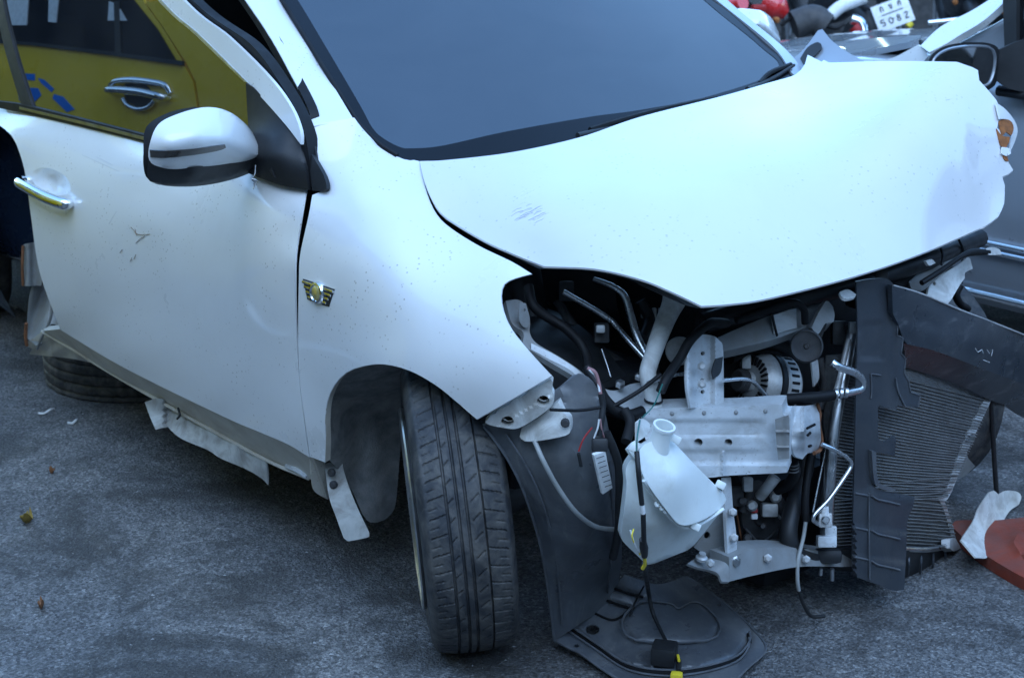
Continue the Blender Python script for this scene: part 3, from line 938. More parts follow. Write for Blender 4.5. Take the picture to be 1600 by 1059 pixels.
# wipers
for k, (a, b, c_) in enumerate((((900, 219), (985, 178), (1122, 160)), ((1165, 146), (1195, 122), (1238, 108)))):
    p_ = [WSD(*q) + pn * .012 for q in (a, b, c_)]
    wp = tube("wiper_arm", CAR, [p_[0], p_[0].lerp(p_[2], .5) - pn * .004 + UP * -.004, p_[2]], [.007, .006, .004], BLACK, n=8)
    q_ = [WSD(*q) + pn * .008 for q in ((a[0] + 20, a[1] - 12), ((a[0] + c_[0]) / 2, (a[1] + c_[1]) / 2 - 9), (c_[0] - 4, c_[1] - 3))]
    tube("wiper_blade", wp, q_, .006, SEAL, n=6)
# scratches on paint: thin raised scuffs of dirt
# folded far fender behind the hood
panel("folded_far_fender", CAR, [(1228, 102, 1), (1255, 78), (1278, 48, 1), (1285, 46, 1), (1300, 64), (1325, 82), (1352, 97, 1), (1300, 108, 1), (1260, 110)],
      [(1228, 102, 'x', -.76), (1281, 46, 'x', -.86), (1352, 97, 'x', -.80), (1300, 108, 'x', -.74), (1290, 85, 'x', -.80)], SILVERP, step=6, thick=.003)
panel("fender_vent", CAR, [(1250, 92, 1), (1262, 74), (1278, 66), (1284, 74), (1272, 88), (1256, 102, 1)],
      [(1228, 102, 'x', -.75), (1281, 46, 'x', -.85), (1352, 97, 'x', -.79), (1300, 108, 'x', -.73), (1290, 85, 'x', -.79)], BLACK, step=6, thick=.003)

# ------------------------------------------------------------------ wheels
def wheel(name, parent, cen, axis, R, W, detail=True, rim=ALU):
    """axis points to the outer face; detailed tread is real relief"""
    X, Y, A = frame(axis, (0, 0, 1))
    hw = W / 2
    prof = [(R * .62, -hw * .80), (R * .66, -hw * .95), (R * .78, -hw * 1.06), (R * .90, -hw * 1.02), (R * .955, -hw * .93)]
    nt_ = 66 if detail else 18
    tread = [(R * (1 - .036 * abs(s) ** 2.6), s * hw * .90) for s in [(-1 + 2 * i / nt_) for i in range(nt_ + 1)]]
    prof2 = prof + tread + [(r, -h) for r, h in prof[::-1]]
    nseg = 936 if detail else 64
    n0 = len(prof)
    GR = (-.42, -.02, .20, .47)

    def bumps(a, j):
        if not detail or j < n0 or j >= n0 + nt_ + 1:
            return 0
        s = -1 + 2 * (j - n0) / nt_
        for gpos in GR:
            if abs(s - gpos) < .022:
                return -.006
        k = a / (2 * math.pi) * 52
        if abs(s) > .93:
            return 0
        if s < -.45 or s > .50:
            f = (k + abs(s) * .55) % 1
            if f < .10:
                return -.0030
            f2 = (k + .5 + abs(s) * .55) % 1
            if f2 < .09 and abs(s) > .70:
                return -.002
        else:
            f = (k + s * 1.8) % 1
            if f < .11 and (-.34 < s < -.14 or .29 < s < .43):
                return -.0025
        return 0
    wh = lathe(name, parent, cen, A, [(.0, -hw * .3), (R * .2, -hw * .3), (R * .24, -hw * .1), (R * .6, -hw * .2)], GRIME, n=32)
    lathe("tyre", wh, cen, A, prof2, RUBBER, n=nseg, bumps=bumps, ref=(0, 0, 1))
    lathe("rim", wh, cen, A, [(R * .60, -hw * .8), (R * .57, -hw * .3), (R * .55, hw * .3), (R * .60, hw * .72), (R * .645, hw * 1.10), (R * .675, hw * 1.16), (R * .685, hw * 1.12), (R * .66, hw * .93)], rim, n=48)
    for k in range(5):
        a = 2 * math.pi * k / 5
        d = X * math.cos(a) + Y * math.sin(a)
        box("spoke", wh, Vector(cen) + d * R * .33 + A * hw * .55, (d, A.cross(d), A), (R * .56, R * .16, hw * .25), rim, bev=.01)
    lathe("hub_cap", wh, Vector(cen) + A * hw * .62, A, [(0, hw * .14), (R * .1, hw * .12), (R * .13, 0), (R * .13, -hw * .3)], rim, n=20)
    return wh


AX = Vector((.825, -.565, 0)).normalized()
AX = (AX + Vector((0, 0, -.085))).normalized()
WC = Vector((.742, .052, .302)) - Vector((RT.x, RT.y, 0)) * .036 + Vector((FW.x, FW.y, 0)) * .085
fw_ = wheel("front_wheel", CAR, WC, AX, .308, .172)
fw_["label"] = "front wheel steered hard over, tread facing out"
tube("drive_shaft", CAR, [WC - AX * .05, WC - AX * .12 + Vector((-.02, 0, .0)), Vector((.1, -.05, .33))], [.05, .03, .024], GRIME, n=12)
tube("strut", CAR, [WC - AX * .1, WC - AX * .16 + Vector((-.02, -.02, .25)), Vector((.53, -.05, .8))], [.03, .035, .04], BAYBLACK, n=12)
# wheelhouse: felt lined rear half
ACY, ACZ, AR = -.02, .31, .375
rows = []
for a in [math.radians(x) for x in (112, 104, 96, 88, 80, 72, 62, 48)]:
    yy, zz = ACY + AR * math.cos(a), ACZ + AR * math.sin(a)
    k = 1.0
    rows.append([(.80, yy, zz), (.74, yy * k, zz), (.66, yy + .012, zz + .005), (.50, yy + .02, zz)])
wl = grid("wheel_arch_liner", CAR, rows, BAYBLACK, n=4, ext=(0, -.004, .004))
wl["label"] = "black inner shell of the wheel arch"
fl_ = panel("felt_arch_liner", CAR, [(511, 715, 1), (509, 690), (508, 660), (511, 628), (522, 602), (541, 582), (567, 572), (600, 569), (648, 578, 1), (636, 640), (626, 700), (621, 760), (616, 795), (600, 812), (580, 816), (568, 805), (552, 770), (530, 735)],
            [(509, 700, 'x', .835), (545, 760, 'y', -.385), (580, 815, 'y', -.365), (614, 795, 'y', -.365), (620, 700, 'y', -.37), (632, 640, 'y', -.34), (645, 580, 'y', -.2), (567, 573, 'x', .835), (600, 640, 'y', -.365), (560, 680, 'y', -.385), (522, 604, 'x', .84)],
            FELT, step=9, thick=.006, disp=lambda u, v: .008 * math.sin(u * .11) * math.exp(-((v - 720) / 70) ** 2) + .004 * math.sin(v * .06 + u * .03))
fl_["label"] = "dusty dark felt liner at the back of the wheel arch"
box("inner_wheelhouse", CAR, (.30, .0, .5), None, (.03, .5, .6), BAYBLACK, bev=.01)

# ------------------------------------------------------------------ torn front liner and its splash shield
LIN = [(752, 664, 'x', .805), (800, 735, 'x', .78), (835, 820, 'x', .73), (852, 900, 'x', .68), (865, 1000, 'z', .03), (900, 985, 'z', .045), (965, 915, 'z', .10), (970, 850, 'y', .27), (965, 780, 'y', .32), (950, 700, 'y', .34), (930, 630, 'y', .34), (880, 600, 'y', .30),
       (880, 720, 'y', .335), (905, 850, 'y', .29)]
LIND = Depth(LIN)
lin_out = [(754, 664, 1), (800, 655, 1), (875, 606, 1), (905, 585), (935, 610), (955, 690), (966, 760), (971, 830), (971, 880), (965, 918, 1), (945, 950), (915, 968), (890, 985), (866, 1001, 1), (860, 960), (852, 900), (840, 840), (818, 770), (795, 722), (770, 685)]
liner = panel("front_arch_liner", CAR, lin_out, LIND, LINER, step=11, thick=.004,
              disp=lambda u, v: .010 * math.exp(-((u - np.interp(v, [660, 720, 800, 900, 1000], [775, 815, 850, 880, 895])) / 5) ** 2) + .012 * math.exp(-((u - np.interp(v, [600, 700, 800, 920], [930, 945, 952, 950])) / 7) ** 2)
              + .008 * math.exp(-((u - np.interp(v, [640, 760, 850], [880, 915, 935])) / 3.5) ** 2) * (1 if v < 830 else 0))
liner["label"] = "torn black plastic arch liner hanging to the ground"

def inpoly(u, v, poly):
    return bool(inside(np.array([[u, v]], float), poly)[0])


def pdist(u, v, poly, closed=True):
    best = 1e9
    n = len(poly)
    for i in range(n if closed else n - 1):
        ax, ay = poly[i]
        bx, by = poly[(i + 1) % n]
        L2 = (bx - ax) ** 2 + (by - ay) ** 2 + 1e-9
        s = max(0, min(1, ((u - ax) * (bx - ax) + (v - ay) * (by - ay)) / L2))
        best = min(best, math.hypot(u - ax - s * (bx - ax), v - ay - s * (by - ay)))
    return best


emb = [(972, 970), (1000, 940), (1047, 942), (1060, 950), (1080, 940), (1100, 945), (1125, 975), (1105, 1000), (995, 1000)]
groove = [(886, 978), (930, 1008), (980, 1040), (1040, 1050), (1100, 1044), (1150, 1028), (1170, 1005), (1170, 990)]


def sh_disp(u, v):
    d = pdist(u, v, emb)
    k = .006 if inpoly(u, v, emb) else 0.0
    h = 2.4 * k * min(1, d / 5) + .008 * math.exp(-(d / 2.5) ** 2)
    h -= .014 * math.exp(-(pdist(u, v, groove, False) / 5.0) ** 2)
    for gg in ([(958, 918), (1005, 932)], [(948, 938), (985, 950)]):
        h -= .008 * math.exp(-(pdist(u, v, gg, False) / 3.5) ** 2)
    return h


shield = panel("splash_shield", CAR, [(866, 1001, 1), (878, 985), (884, 972), (922, 960), (948, 938), (960, 917), (976, 897, 1), (1000, 905), (1030, 912), (1072, 900, 1), (1092, 912), (1120, 932), (1142, 950), (1176, 982), (1198, 1014, 1), (1168, 1044), (1150, 1062), (1100, 1078), (1030, 1082), (980, 1068), (940, 1045), (908, 1022), (888, 1012)],
               [(866, 1001, 'z', .03), (960, 917, 'z', .10), (976, 897, 'z', .13), (1072, 900, 'z', .075), (1198, 1014, 'z', .018), (1100, 1078, 'z', .02), (950, 1050, 'z', .018), (1000, 980, 'z', .045), (1100, 980, 'z', .04)],
               LINER, step=5, thick=.003, disp=sh_disp, holes=[[(926 + 11 * math.cos(a), 983 + 8 * math.sin(a)) for a in [i * math.pi / 6 for i in range(12)]],
                                                              [(1124 + 4 * math.cos(a), 945 + 3.5 * math.sin(a)) for a in [i * math.pi / 4 for i in range(8)]],
                                                              [(901 + 4 * math.cos(a), 1008 + 3 * math.sin(a)) for a in [i * math.pi / 4 for i in range(8)]]])
shield["label"] = "dusty black splash shield fallen flat on the ground"
bx1 = at(1038, 1020, 'z', .05)
ex = (at(1055, 1022, 'z', .05) - at(1020, 1018, 'z', .05)).normalized()
ey = Vector((0, 0, 1)).cross(ex)
box("shield_clip", shield, bx1, (ex, ey, Vector((0, 0, 1))), (.05, .05, .04), BLACK, bev=.006)
ybx = at(1057, 1056, 'z', .045)
box("yellow_connector", CAR, ybx, (ex, ey, Vector((0, 0, 1))), (.024, .02, .016), YELLOWW, bev=.005)
# white bumper bracket under the fender tip
BR = [(760, 658, 'x', .825), (865, 595, 'x', .79), (885, 650, 'x', .78), (815, 680, 'x', .80)]
hole1 = [(849 + 10 * math.cos(a), 627 + 9 * math.sin(a)) for a in [i * math.pi / 6 for i in range(12)]]
hole2 = [(793 + 10 * math.cos(a), 659 + 9 * math.sin(a)) for a in [i * math.pi / 6 for i in range(12)]]
br = panel("bumper_bracket", CAR, [(758, 660, 1), (768, 648), (775, 646), (778, 640), (796, 632), (800, 625), (822, 616), (826, 610), (850, 598), (860, 592, 1), (864, 597), (862, 608), (866, 620), (862, 634), (845, 648), (820, 664), (803, 670), (780, 667), (766, 664)],
           BR, BRACKET, step=5, ext=(-.02, -.02, .0), holes=[hole1, hole2], disp=lambda u, v: .010 * (1 if (u - 760) * .6 + (v - 660) > 18 else 0))
br["label"] = "white plastic bumper bracket with two round holes"
for hh in ((849, 627), (793, 659)):
    pc = Depth(BR)(*hh)
    lathe("bracket_socket", br, pc + Vector((-.03, -.03, 0)), (CAM - pc).normalized(), [(.0, -.02), (.0105, -.02), (.0122, .034), (.0138, .036), (.014, .03)], BRACKET, n=18)
panel("bracket_tab", CAR, [(815, 668, 1), (845, 650), (866, 632), (872, 628), (880, 645), (890, 655), (891, 672), (884, 680), (845, 688), (820, 689), (812, 682, 1)],
      [(815, 668, 'x', .79), (870, 630, 'x', .77), (890, 670, 'x', .775), (818, 688, 'x', .80), (850, 670, 'x', .795)], BRACKET, step=6, ext=(-.02, -.015, 0))
lathe("bracket_screw", CAR, at(883, 661, 'x', .785), (.7, .7, .1), [(0, .004), (.006, .004), (.0085, .001), (.0085, -.006)], GRIME, n=12)

# ------------------------------------------------------------------ engine bay
def Y(u, v, y):
    return at(u, v, 'y', y)


box("engine_block", CAR, (-.05, -.02, .50), None, (.62, .40, .46), BAYBLACK, bev=.03)
box("valve_cover", CAR, (-.05, -.02, .76), None, (.46, .26, .07), BAYBLACK, bev=.02)
panel("inner_wing", CAR, [(770, 430, 1), (960, 405, 1), (1010, 500), (1000, 640), (940, 640), (880, 590), (800, 520, 1)],
      [(770, 430, 'y', -.05), (960, 405, 'y', .02), (1000, 640, 'y', .16), (880, 590, 'y', .17), (800, 520, 'y', .05), (900, 500, 'y', .0)], BAYBLACK, step=16, thick=.01)
box("battery_tray", CAR, Y(935, 585, .16), None, (.20, .16, .04), BAYBLACK, bev=.01)
panel("strut_plate", CAR, [(935, 604, 1), (960, 610), (985, 600), (1012, 596, 1), (1012, 640, 1), (985, 640), (960, 628), (945, 618)],
      [(935, 604, 'y', .24), (1012, 596, 'y', .26), (1012, 640, 'y', .30), (950, 622, 'y', .27)], PRIMER, step=6, thick=.004)
for q in ((969, 600), (999, 588)):
    lathe("tower_nut", CAR, Y(q[0], q[1], .27), (.2, .3, 1), [(0, .008), (.006, .008), (.010, .004), (.010, -.004)], ALU, n=6)
# headlamp rail along the fender edge
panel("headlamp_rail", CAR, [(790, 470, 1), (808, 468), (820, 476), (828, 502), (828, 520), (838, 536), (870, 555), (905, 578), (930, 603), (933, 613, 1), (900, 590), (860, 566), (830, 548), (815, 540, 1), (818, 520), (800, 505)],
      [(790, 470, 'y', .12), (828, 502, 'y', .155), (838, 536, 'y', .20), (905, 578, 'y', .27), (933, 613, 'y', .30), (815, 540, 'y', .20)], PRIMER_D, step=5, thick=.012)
panel("lamp_bracket", CAR, [(812, 472, 1), (822, 474, 1), (828, 500), (822, 512), (812, 502)], [(812, 472, 'y', .17), (828, 500, 'y', .175), (812, 502, 'y', .175)], PRIMER_D, step=4, thick=.004,
      holes=[[(818 + 4 * math.cos(a), 485 + 3 * math.sin(a)) for a in [i * math.pi / 4 for i in range(8)]]])
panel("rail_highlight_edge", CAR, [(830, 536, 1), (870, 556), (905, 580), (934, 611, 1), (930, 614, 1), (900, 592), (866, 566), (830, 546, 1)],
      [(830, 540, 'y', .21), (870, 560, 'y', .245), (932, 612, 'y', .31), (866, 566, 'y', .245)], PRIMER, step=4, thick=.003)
tube("coolant_pipe", CAR, [Y(880, 456, .14), Y(915, 476, .17), Y(950, 497, .20), Y(962, 508, .215), Y(985, 535, .26), Y(1010, 563, .30)], .0056, PIPE, n=10)
tube("air_pipe", CAR, [Y(928, 436, .14), Y(958, 448, .18), Y(976, 463, .20), Y(985, 490, .22), Y(995, 525, .25), Y(1010, 556, .28)], [.005, .006, .0075, .008, .0085, .0085], PIPE, n=12)
tube("filler_neck", CAR, [Y(1057, 467, .30), Y(1040, 500, .31), Y(1018, 560, .33), Y(1012, 585, .34), Y(1018, 610, .35), Y(1022, 637, .36)], [.021, .019, .0165, .0165, .0165, .0165], BRACKET, n=16)
lathe("filler_funnel", CAR, Y(1052, 470, .30), (Y(1057, 462, .30) - Y(1040, 500, .31)).normalized(), [(.018, -.025), (.020, -.01), (.024, .006), (.025, .010), (.022, .010), (.018, .0)], BRACKET, n=20)
lathe("neck_clamp", CAR, Y(1021, 625, .358), (0, .1, 1), [(.0168, -.003), (.0185, -.002), (.0185, .002), (.0168, .003)], BLACK, n=20)
lathe("grey_cap", CAR, Y(1062, 548, .30), (CAM - Y(1062, 548, .30)).normalized(), [(0, .012), (.022, .011), (.028, .006), (.029, -.02)], CAST, n=24)
tube("wiring_loom", CAR, [Y(826, 448, .1), Y(832, 475, .13), Y(850, 492, .15), Y(880, 510, .18), Y(906, 535, .21), Y(918, 560, .24), Y(920, 582, .27)], .010, SEAL, n=10)
tube("wiring_loom", CAR, [Y(1135, 505, .36), Y(1110, 505, .37), Y(1080, 530, .38), Y(1062, 560, .38), Y(1042, 590, .39), Y(1032, 612, .395)], .0095, SEAL, n=10)
tube("wiring_loom", CAR, [Y(918, 575, .30), Y(932, 600, .33), Y(946, 625, .345), Y(965, 643, .36), Y(985, 648, .37), Y(1003, 642, .37)], .011, SEAL, n=10)
tube("wiring_loom", CAR, [Y(960, 634, .36), Y(1000, 610, .38), Y(1032, 585, .385)], .0042, SEAL, n=8)
tube("pink_wire", CAR, [Y(918, 575, .36), Y(930, 582, .37), Y(936, 600, .375), Y(939, 620, .38)], .0035, PINK, n=6)
tube("pink_wire", CAR, [Y(921, 578, .365), Y(932, 590, .37), Y(937, 612, .38)], .002, LABEL, n=6)
tube("cut_cable", CAR, [Y(939, 615, .38), Y(942, 634, .385), Y(940, 655, .39), Y(936, 680, .39)], .006, BLACK, n=8)
tube("pink_wire", CAR, [Y(936, 655, .395), Y(934, 668, .395), Y(928, 684, .39)], .0018, LABEL, n=6)
tube("pink_wire", CAR, [Y(938, 655, .395), Y(940, 670, .395), Y(944, 684, .39)], .0018, PINK, n=6)
tube("red_wire", CAR, [Y(925, 668, .37), Y(912, 685, .375), Y(904, 705, .375)], .0016, RED, n=6)
tube("red_wire_plug", CAR, [Y(904, 708, .375), Y(908, 728, .375)], .0035, BLACK, n=6)
conn = box("plug", CAR, Y(937, 695, .395), (RT, UP, -FW), (.030, .026, .02), BLACK, bev=.005)
lb = panel("label_block", CAR, [(928, 711, 1), (946, 705, 1), (957, 762, 1), (942, 772, 1)], [(928, 711, 'y', .405), (946, 705, 'y', .41), (957, 762, 'y', .405), (942, 772, 'y', .40)], LABEL, step=6, thick=.008)
lb["label"] = "white printed sticker on a cable block"
tube("liner_hose", CAR, [Y(947, 675, .36), Y(958, 700, .37), Y(967, 730, .375), Y(968, 775, .37), Y(966, 830, .33), Y(958, 870, .29)], .0085, BLACK, n=10)
tube("drain_hose", CAR, [at(835, 688, 'x', .80), at(850, 722, 'x', .80), at(872, 762, 'x', .77), at(900, 800, 'y', .34), at(930, 822, 'y', .33), at(962, 827, 'y', .32)], .0048, GREYTUBE, n=10)
# upright holed bracket
UPB = [(1074, 530, 'y', .36), (1130, 528, 'y', .36), (1130, 636, 'y', .42), (1076, 636, 'y', .42)]


def up_disp(u, v):
    return .014 * math.exp(-((u - 1076) / 6) ** 2) + .020 * (1 / (1 + math.exp(-(u - 1114) / 1.5))) - .006 * math.exp(-((u - 1098) / 9) ** 2)


def circ(u, v, r, rv=None):
    rv = rv or r
    return [(u + r * math.cos(a), v + rv * math.sin(a)) for a in [i * math.pi / 5 for i in range(10)]]


upb = panel("upright_bracket", CAR, [(1073, 540, 1), (1090, 524), (1112, 524), (1124, 532), (1130, 548), (1131, 637, 1), (1079, 637, 1), (1073, 600)], UPB, PRIMER, step=4, thick=.006, disp=up_disp,
            holes=[circ(1098, 552, 3.2), circ(1097, 572, 4), circ(1097, 594, 3), circ(1098, 612, 3.4)])
panel("bracket_pad", upb, [(1119, 560, 1), (1130, 557, 1), (1126, 582), (1115, 592, 1), (1113, 578)], UPB, BLACK, step=4, thick=.003, disp=lambda u, v: .026)
# upper cross beam under the hood
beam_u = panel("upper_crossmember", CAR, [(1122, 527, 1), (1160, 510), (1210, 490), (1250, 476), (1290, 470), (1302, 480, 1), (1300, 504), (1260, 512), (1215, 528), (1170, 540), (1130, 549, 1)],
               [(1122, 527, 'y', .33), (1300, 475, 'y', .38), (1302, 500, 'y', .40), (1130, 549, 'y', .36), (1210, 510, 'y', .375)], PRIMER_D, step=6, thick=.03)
panel("beam_patch", beam_u, [(1207, 493, 1), (1244, 480, 1), (1245, 512, 1), (1210, 522, 1)], [(1207, 493, 'y', .379), (1244, 480, 'y', .386), (1245, 512, 'y', .398), (1210, 522, 'y', .389)], PRIMER, step=6, thick=.004)
tube("loom_band", CAR, [Y(1150, 500, .36), Y(1195, 484, .38), Y(1235, 472, .4), Y(1255, 482, .41), Y(1258, 505, .41)], .008, SEAL, n=8)
tube("loom_band", CAR, [Y(1206, 490, .40), Y(1210, 508, .405), Y(1214, 524, .40)], .003, SEAL, n=6)
panel("lamp_mount", CAR, [(1278, 490, 1), (1292, 470), (1303, 485), (1302, 503), (1290, 505), (1278, 522), (1268, 512, 1)], [(1278, 490, 'y', .42), (1303, 485, 'y', .43), (1278, 520, 'y', .43)], PRIMER_D, step=5, thick=.012)
panel("broken_lamp_tab", CAR, [(1312, 456, 1), (1325, 452), (1338, 460, 1), (1336, 464), (1322, 467), (1314, 462)], [(1312, 456, 'y', .46), (1338, 460, 'y', .47), (1322, 467, 'y', .48)], BRACKET, step=4, thick=.006)
# slam panel behind the hood edge
tube("slam_panel", CAR, [Y(1100, 505, .30), Y(1200, 476, .36), Y(1330, 445, .40), Y(1450, 405, .40), Y(1530, 372, .34)], .022, BAYBLACK, n=10)
# horn
hc = Y(1260, 541, .43)
ha = (CAM - hc).normalized()
horn = lathe("horn", CAR, hc, ha, [(0, .012), (.004, .012), (.006, .008), (.016, .009), (.026, .011), (.029, .013), (.0305, .015), (.0325, .013), (.034, .004), (.034, -.016), (.026, -.026), (0, -.028)], GRIME, n=40)
horn["label"] = "round dark horn disc"
panel("horn_bracket", CAR, [(1268, 520, 1), (1280, 500, 1), (1292, 505, 1), (1284, 528, 1)], [(1268, 520, 'y', .40), (1280, 500, 'y', .41), (1284, 528, 'y', .41)], GRIME, step=6, thick=.004)
panel("horn_stay", CAR, [(1268, 565, 1), (1278, 562, 1), (1280, 590), (1272, 604, 1)], [(1268, 565, 'y', .40), (1278, 562, 'y', .40), (1272, 600, 'y', .41)], CAST, step=5, thick=.004)
# alternator
ac_ = Y(1198, 600, .33)
aa = (RT * -.84 - FW * .5 + UP * .12).normalized()
alt = lathe("alternator", CAR, ac_, aa, [(0, .055), (.018, .055), (.020, .045), (.052, .040), (.060, .030), (.064, .012), (.060, .008), (.060, -.006), (.064, -.010), (.064, -.04), (.05, -.055), (0, -.06)], CAST, n=40)
alt["label"] = "grey finned alternator"
X_, Y_, Z_ = frame(aa, (0, 0, 1))
for k in range(26):
    a = 2 * math.pi * k / 26
    d = X_ * math.cos(a) + Y_ * math.sin(a)
    box("alternator_slot", alt, ac_ + d * .0625 + aa * -.025, (d, aa.cross(d), aa), (.006, .006, .020), SEAL, bev=.001)
    box("alternator_slot", alt, ac_ + d * .044 + aa * .0425, (d, aa.cross(d), aa), (.018, .0045, .006), SEAL, bev=.001)
lathe("alternator_pulley", alt, ac_ + aa * .06, aa, [(0, .02), (.02, .02), (.024, .016), (.020, .012), (.024, .008), (.020, .004), (.024, 0), (.01, -.002)], GRIME, n=28)
lathe("alternator_band", alt, ac_ + aa * .002, aa, [(.0605, -.008), (.066, -.006), (.066, .006), (.0605, .008)], BAYBLACK, n=36)
tube("intake_hose", CAR, [Y(1150, 545, .28), Y(1195, 535, .30), Y(1230, 550, .32), Y(1250, 580, .33), Y(1262, 612, .33)], .028, BAYBLACK, n=14)
tube("thin_pipe", CAR, [Y(1130, 594, .43), Y(1160, 592, .43), Y(1176, 596, .43), Y(1190, 610, .43), Y(1213, 636, .435)], .0042, PIPE, n=8)
tube("thin_pipe", CAR, [Y(1012, 598, .36), Y(1045, 588, .37), Y(1076, 583, .37)], .004, PIPE, n=8)
lathe("pulley", CAR, Y(1150, 580, .22), (.5, .85, .1), [(0, .01), (.02, .012), (.035, .004), (.04, .01), (.042, .0), (.04, -.02)], GRIME, n=28)
# front rail: ribbed box plate and its torn end
RAIL = [(1000, 640, 'y', .36), (1060, 636, 'y', .40), (1222, 634, 'y', .505), (1232, 735, 'y', .515), (1110, 744, 'y', .45), (1040, 720, 'y', .41)]


def rail_disp(u, v):
    e = 1 / (1 + math.exp((u - 1190) / 5))
    h = -.006 / (1 + math.exp(-(v - 657.5) / .8)) * e
    h += .006 / (1 + math.exp(-(v - 681) / .8)) * e - .006 / (1 + math.exp(-(v - 704) / .8)) * e
    h += .010 / (1 + math.exp(-(v - 725) / .8))
    h += .012 * math.exp(-((u - 1129) / 2.6) ** 2) * (1 if 704 < v else 0)
    h += .008 * math.exp(-(max(0, 640 - v) / 3) ** 2) * 0
    return h


rail = panel("front_rail", CAR, [(1000, 640, 1), (1060, 637), (1140, 636), (1205, 632), (1222, 632, 1), (1224, 648), (1234, 652), (1235, 685), (1234, 716, 1), (1229, 720, 1), (1230, 738, 1), (1216, 739), (1170, 741), (1134, 743), (1100, 745), (1040, 730, 1), (1010, 690)],
             RAIL, PRIMER, step=4, ext=(-.05, -.03, 0), disp=rail_disp, holes=[circ(1091, 691, 7, 6.2), circ(1138, 691, 6.4, 5.6)])
rail["label"] = "light grey ribbed front rail with two round holes"
panel("rail_inside", CAR, [(1010, 645, 1), (1220, 640, 1), (1220, 730, 1), (1050, 735, 1)], [(1010, 645, 'y', .33), (1220, 640, 'y', .46), (1220, 730, 'y', .47), (1050, 735, 'y', .38)], DARK, step=30, thick=.003)
panel("rail_flange", rail, [(1211, 655, 1), (1228, 650), (1233, 655), (1233, 716, 1), (1216, 718, 1), (1213, 690)], [(1211, 655, 'y', .512), (1233, 653, 'y', .53), (1233, 716, 'y', .535), (1216, 718, 'y', .52)], PRIMER_D, step=4, thick=.003,
      disp=lambda u, v: .006 * math.exp(-((v - 675) / 1.6) ** 2) + .006 * math.exp(-((v - 699) / 1.6) ** 2) + .008 / (1 + math.exp(-(u - 1227) / 1)))
panel("crumpled_rail_end", CAR, [(1227, 637, 1), (1240, 634), (1258, 634), (1272, 632), (1279, 630, 1), (1280, 642), (1281, 655), (1283, 686), (1283, 698, 1), (1272, 706), (1262, 708), (1254, 717, 1), (1242, 712), (1237, 690), (1235, 660)],
      [(1227, 637, 'y', .47), (1279, 630, 'y', .44), (1283, 698, 'y', .45), (1254, 717, 'y', .49), (1237, 670, 'y', .50), (1258, 670, 'y', .515)], PRIMER, step=4, thick=.005,
      disp=lambda u, v: .005 * math.sin(u * .2 + v * .06) + .012 * math.exp(-((u - 1257) / 3) ** 2) + .003 * math.sin(v * .3))
for a, b in (((1261, 669), (1273, 663)), ((1262, 680), (1266, 676)), ((1264, 697), (1267, 696))):
    tube("rail_slot", CAR, [Y(a[0], a[1], .532), Y(b[0], b[1], .528)], .003, SEAL, n=6, seg=2)
tube("rusty_edge", CAR, [Y(1277, 630, .452), Y(1281, 645, .455), Y(1280, 662, .46), Y(1284, 686, .46), Y(1282, 702, .465), Y(1272, 708, .478)], .004, RUST, n=6)
# washer tank
TK = [(1000, 700, 'y', .54), (1046, 684, 'y', .53), (1134, 778, 'y', .545), (1096, 812, 'y', .58), (1056, 816, 'y', .575), (1004, 742, 'y', .56), (1060, 745, 'y', .575)]
TKL = [(978, 735, 'y', .51), (1000, 700, 'y', .50), (1060, 800, 'y', .535), (1120, 800, 'y', .515), (1066, 862, 'y', .49), (1012, 882, 'y', .475), (972, 842, 'y', .475), (1020, 820, 'y', .535)]
tank = panel("washer_tank", CAR, [(978, 732), (990, 712), (1000, 700), (1015, 700), (1060, 740), (1110, 780), (1128, 792), (1105, 826), (1080, 855), (1062, 864), (1022, 880), (1012, 882), (992, 864), (973, 845), (970, 836), (974, 806), (979, 760)],
             TKL, TANK, step=7, ext=FW * .09)
tank["label"] = "milky white washer fluid tank torn loose at the front"
panel("tank_upper", tank, [(1000, 702), (1016, 690), (1040, 684), (1050, 688), (1090, 730), (1132, 772), (1135, 780), (1129, 790), (1112, 804), (1096, 813), (1075, 820), (1062, 819), (1050, 808), (1020, 768), (1006, 745), (1000, 725)],
      TK, TANK, step=6, ext=FW * .06)
sm = [(1006, 748), (1030, 784), (1055, 814), (1075, 822), (1098, 815), (1130, 793)]
tube("tank_seam", tank, [Y(u, v + 2, .562) for u, v in sm], .004, TANK, n=6)
nk = Y(1030, 690, .535)
na = (UP * .85 - FW * .5 + RT * .22).normalized()
lathe("tank_neck", tank, nk, na, [(.026, -.03), (.021, -.008), (.0185, .006), (.0185, .028), (.0205, .030), (.0205, .036), (.0165, .036), (.0165, -.01), (.0, -.012)], TANK, n=28)
for (u, v, y) in ((1056, 686, .55), (1126, 757, .55), (1087, 822, .575), (990, 700, .52)):
    box("tank_tab", tank, Y(u, v, y), ((RT + UP * -.5).normalized(), (UP + RT * .5).normalized(), -FW), (.018, .014, .012), TANK, bev=.003)
panel("tank_bracket", tank, [(980, 700, 1), (992, 688), (1000, 696), (998, 716), (990, 714)], [(980, 700, 'y', .50), (1000, 696, 'y', .50), (990, 714, 'y', .51)], TANK, step=4, thick=.006, holes=[circ(989, 697, 2.6)])
panel("tank_bracket", tank, [(996, 660, 1), (1005, 654), (1016, 664), (1010, 680), (996, 690, 1)], [(996, 660, 'y', .49), (1016, 664, 'y', .49), (996, 690, 'y', .50)], BRACKET, step=4, thick=.006)
for dx in (0, 7, 13):
    tube("tank_clip", tank, [Y(1024 + dx, 784 + dx * .8, .565), Y(1026 + dx, 790 + dx * .8, .568), Y(1029 + dx, 788 + dx * .8, .566)], .003, TANK, n=6)
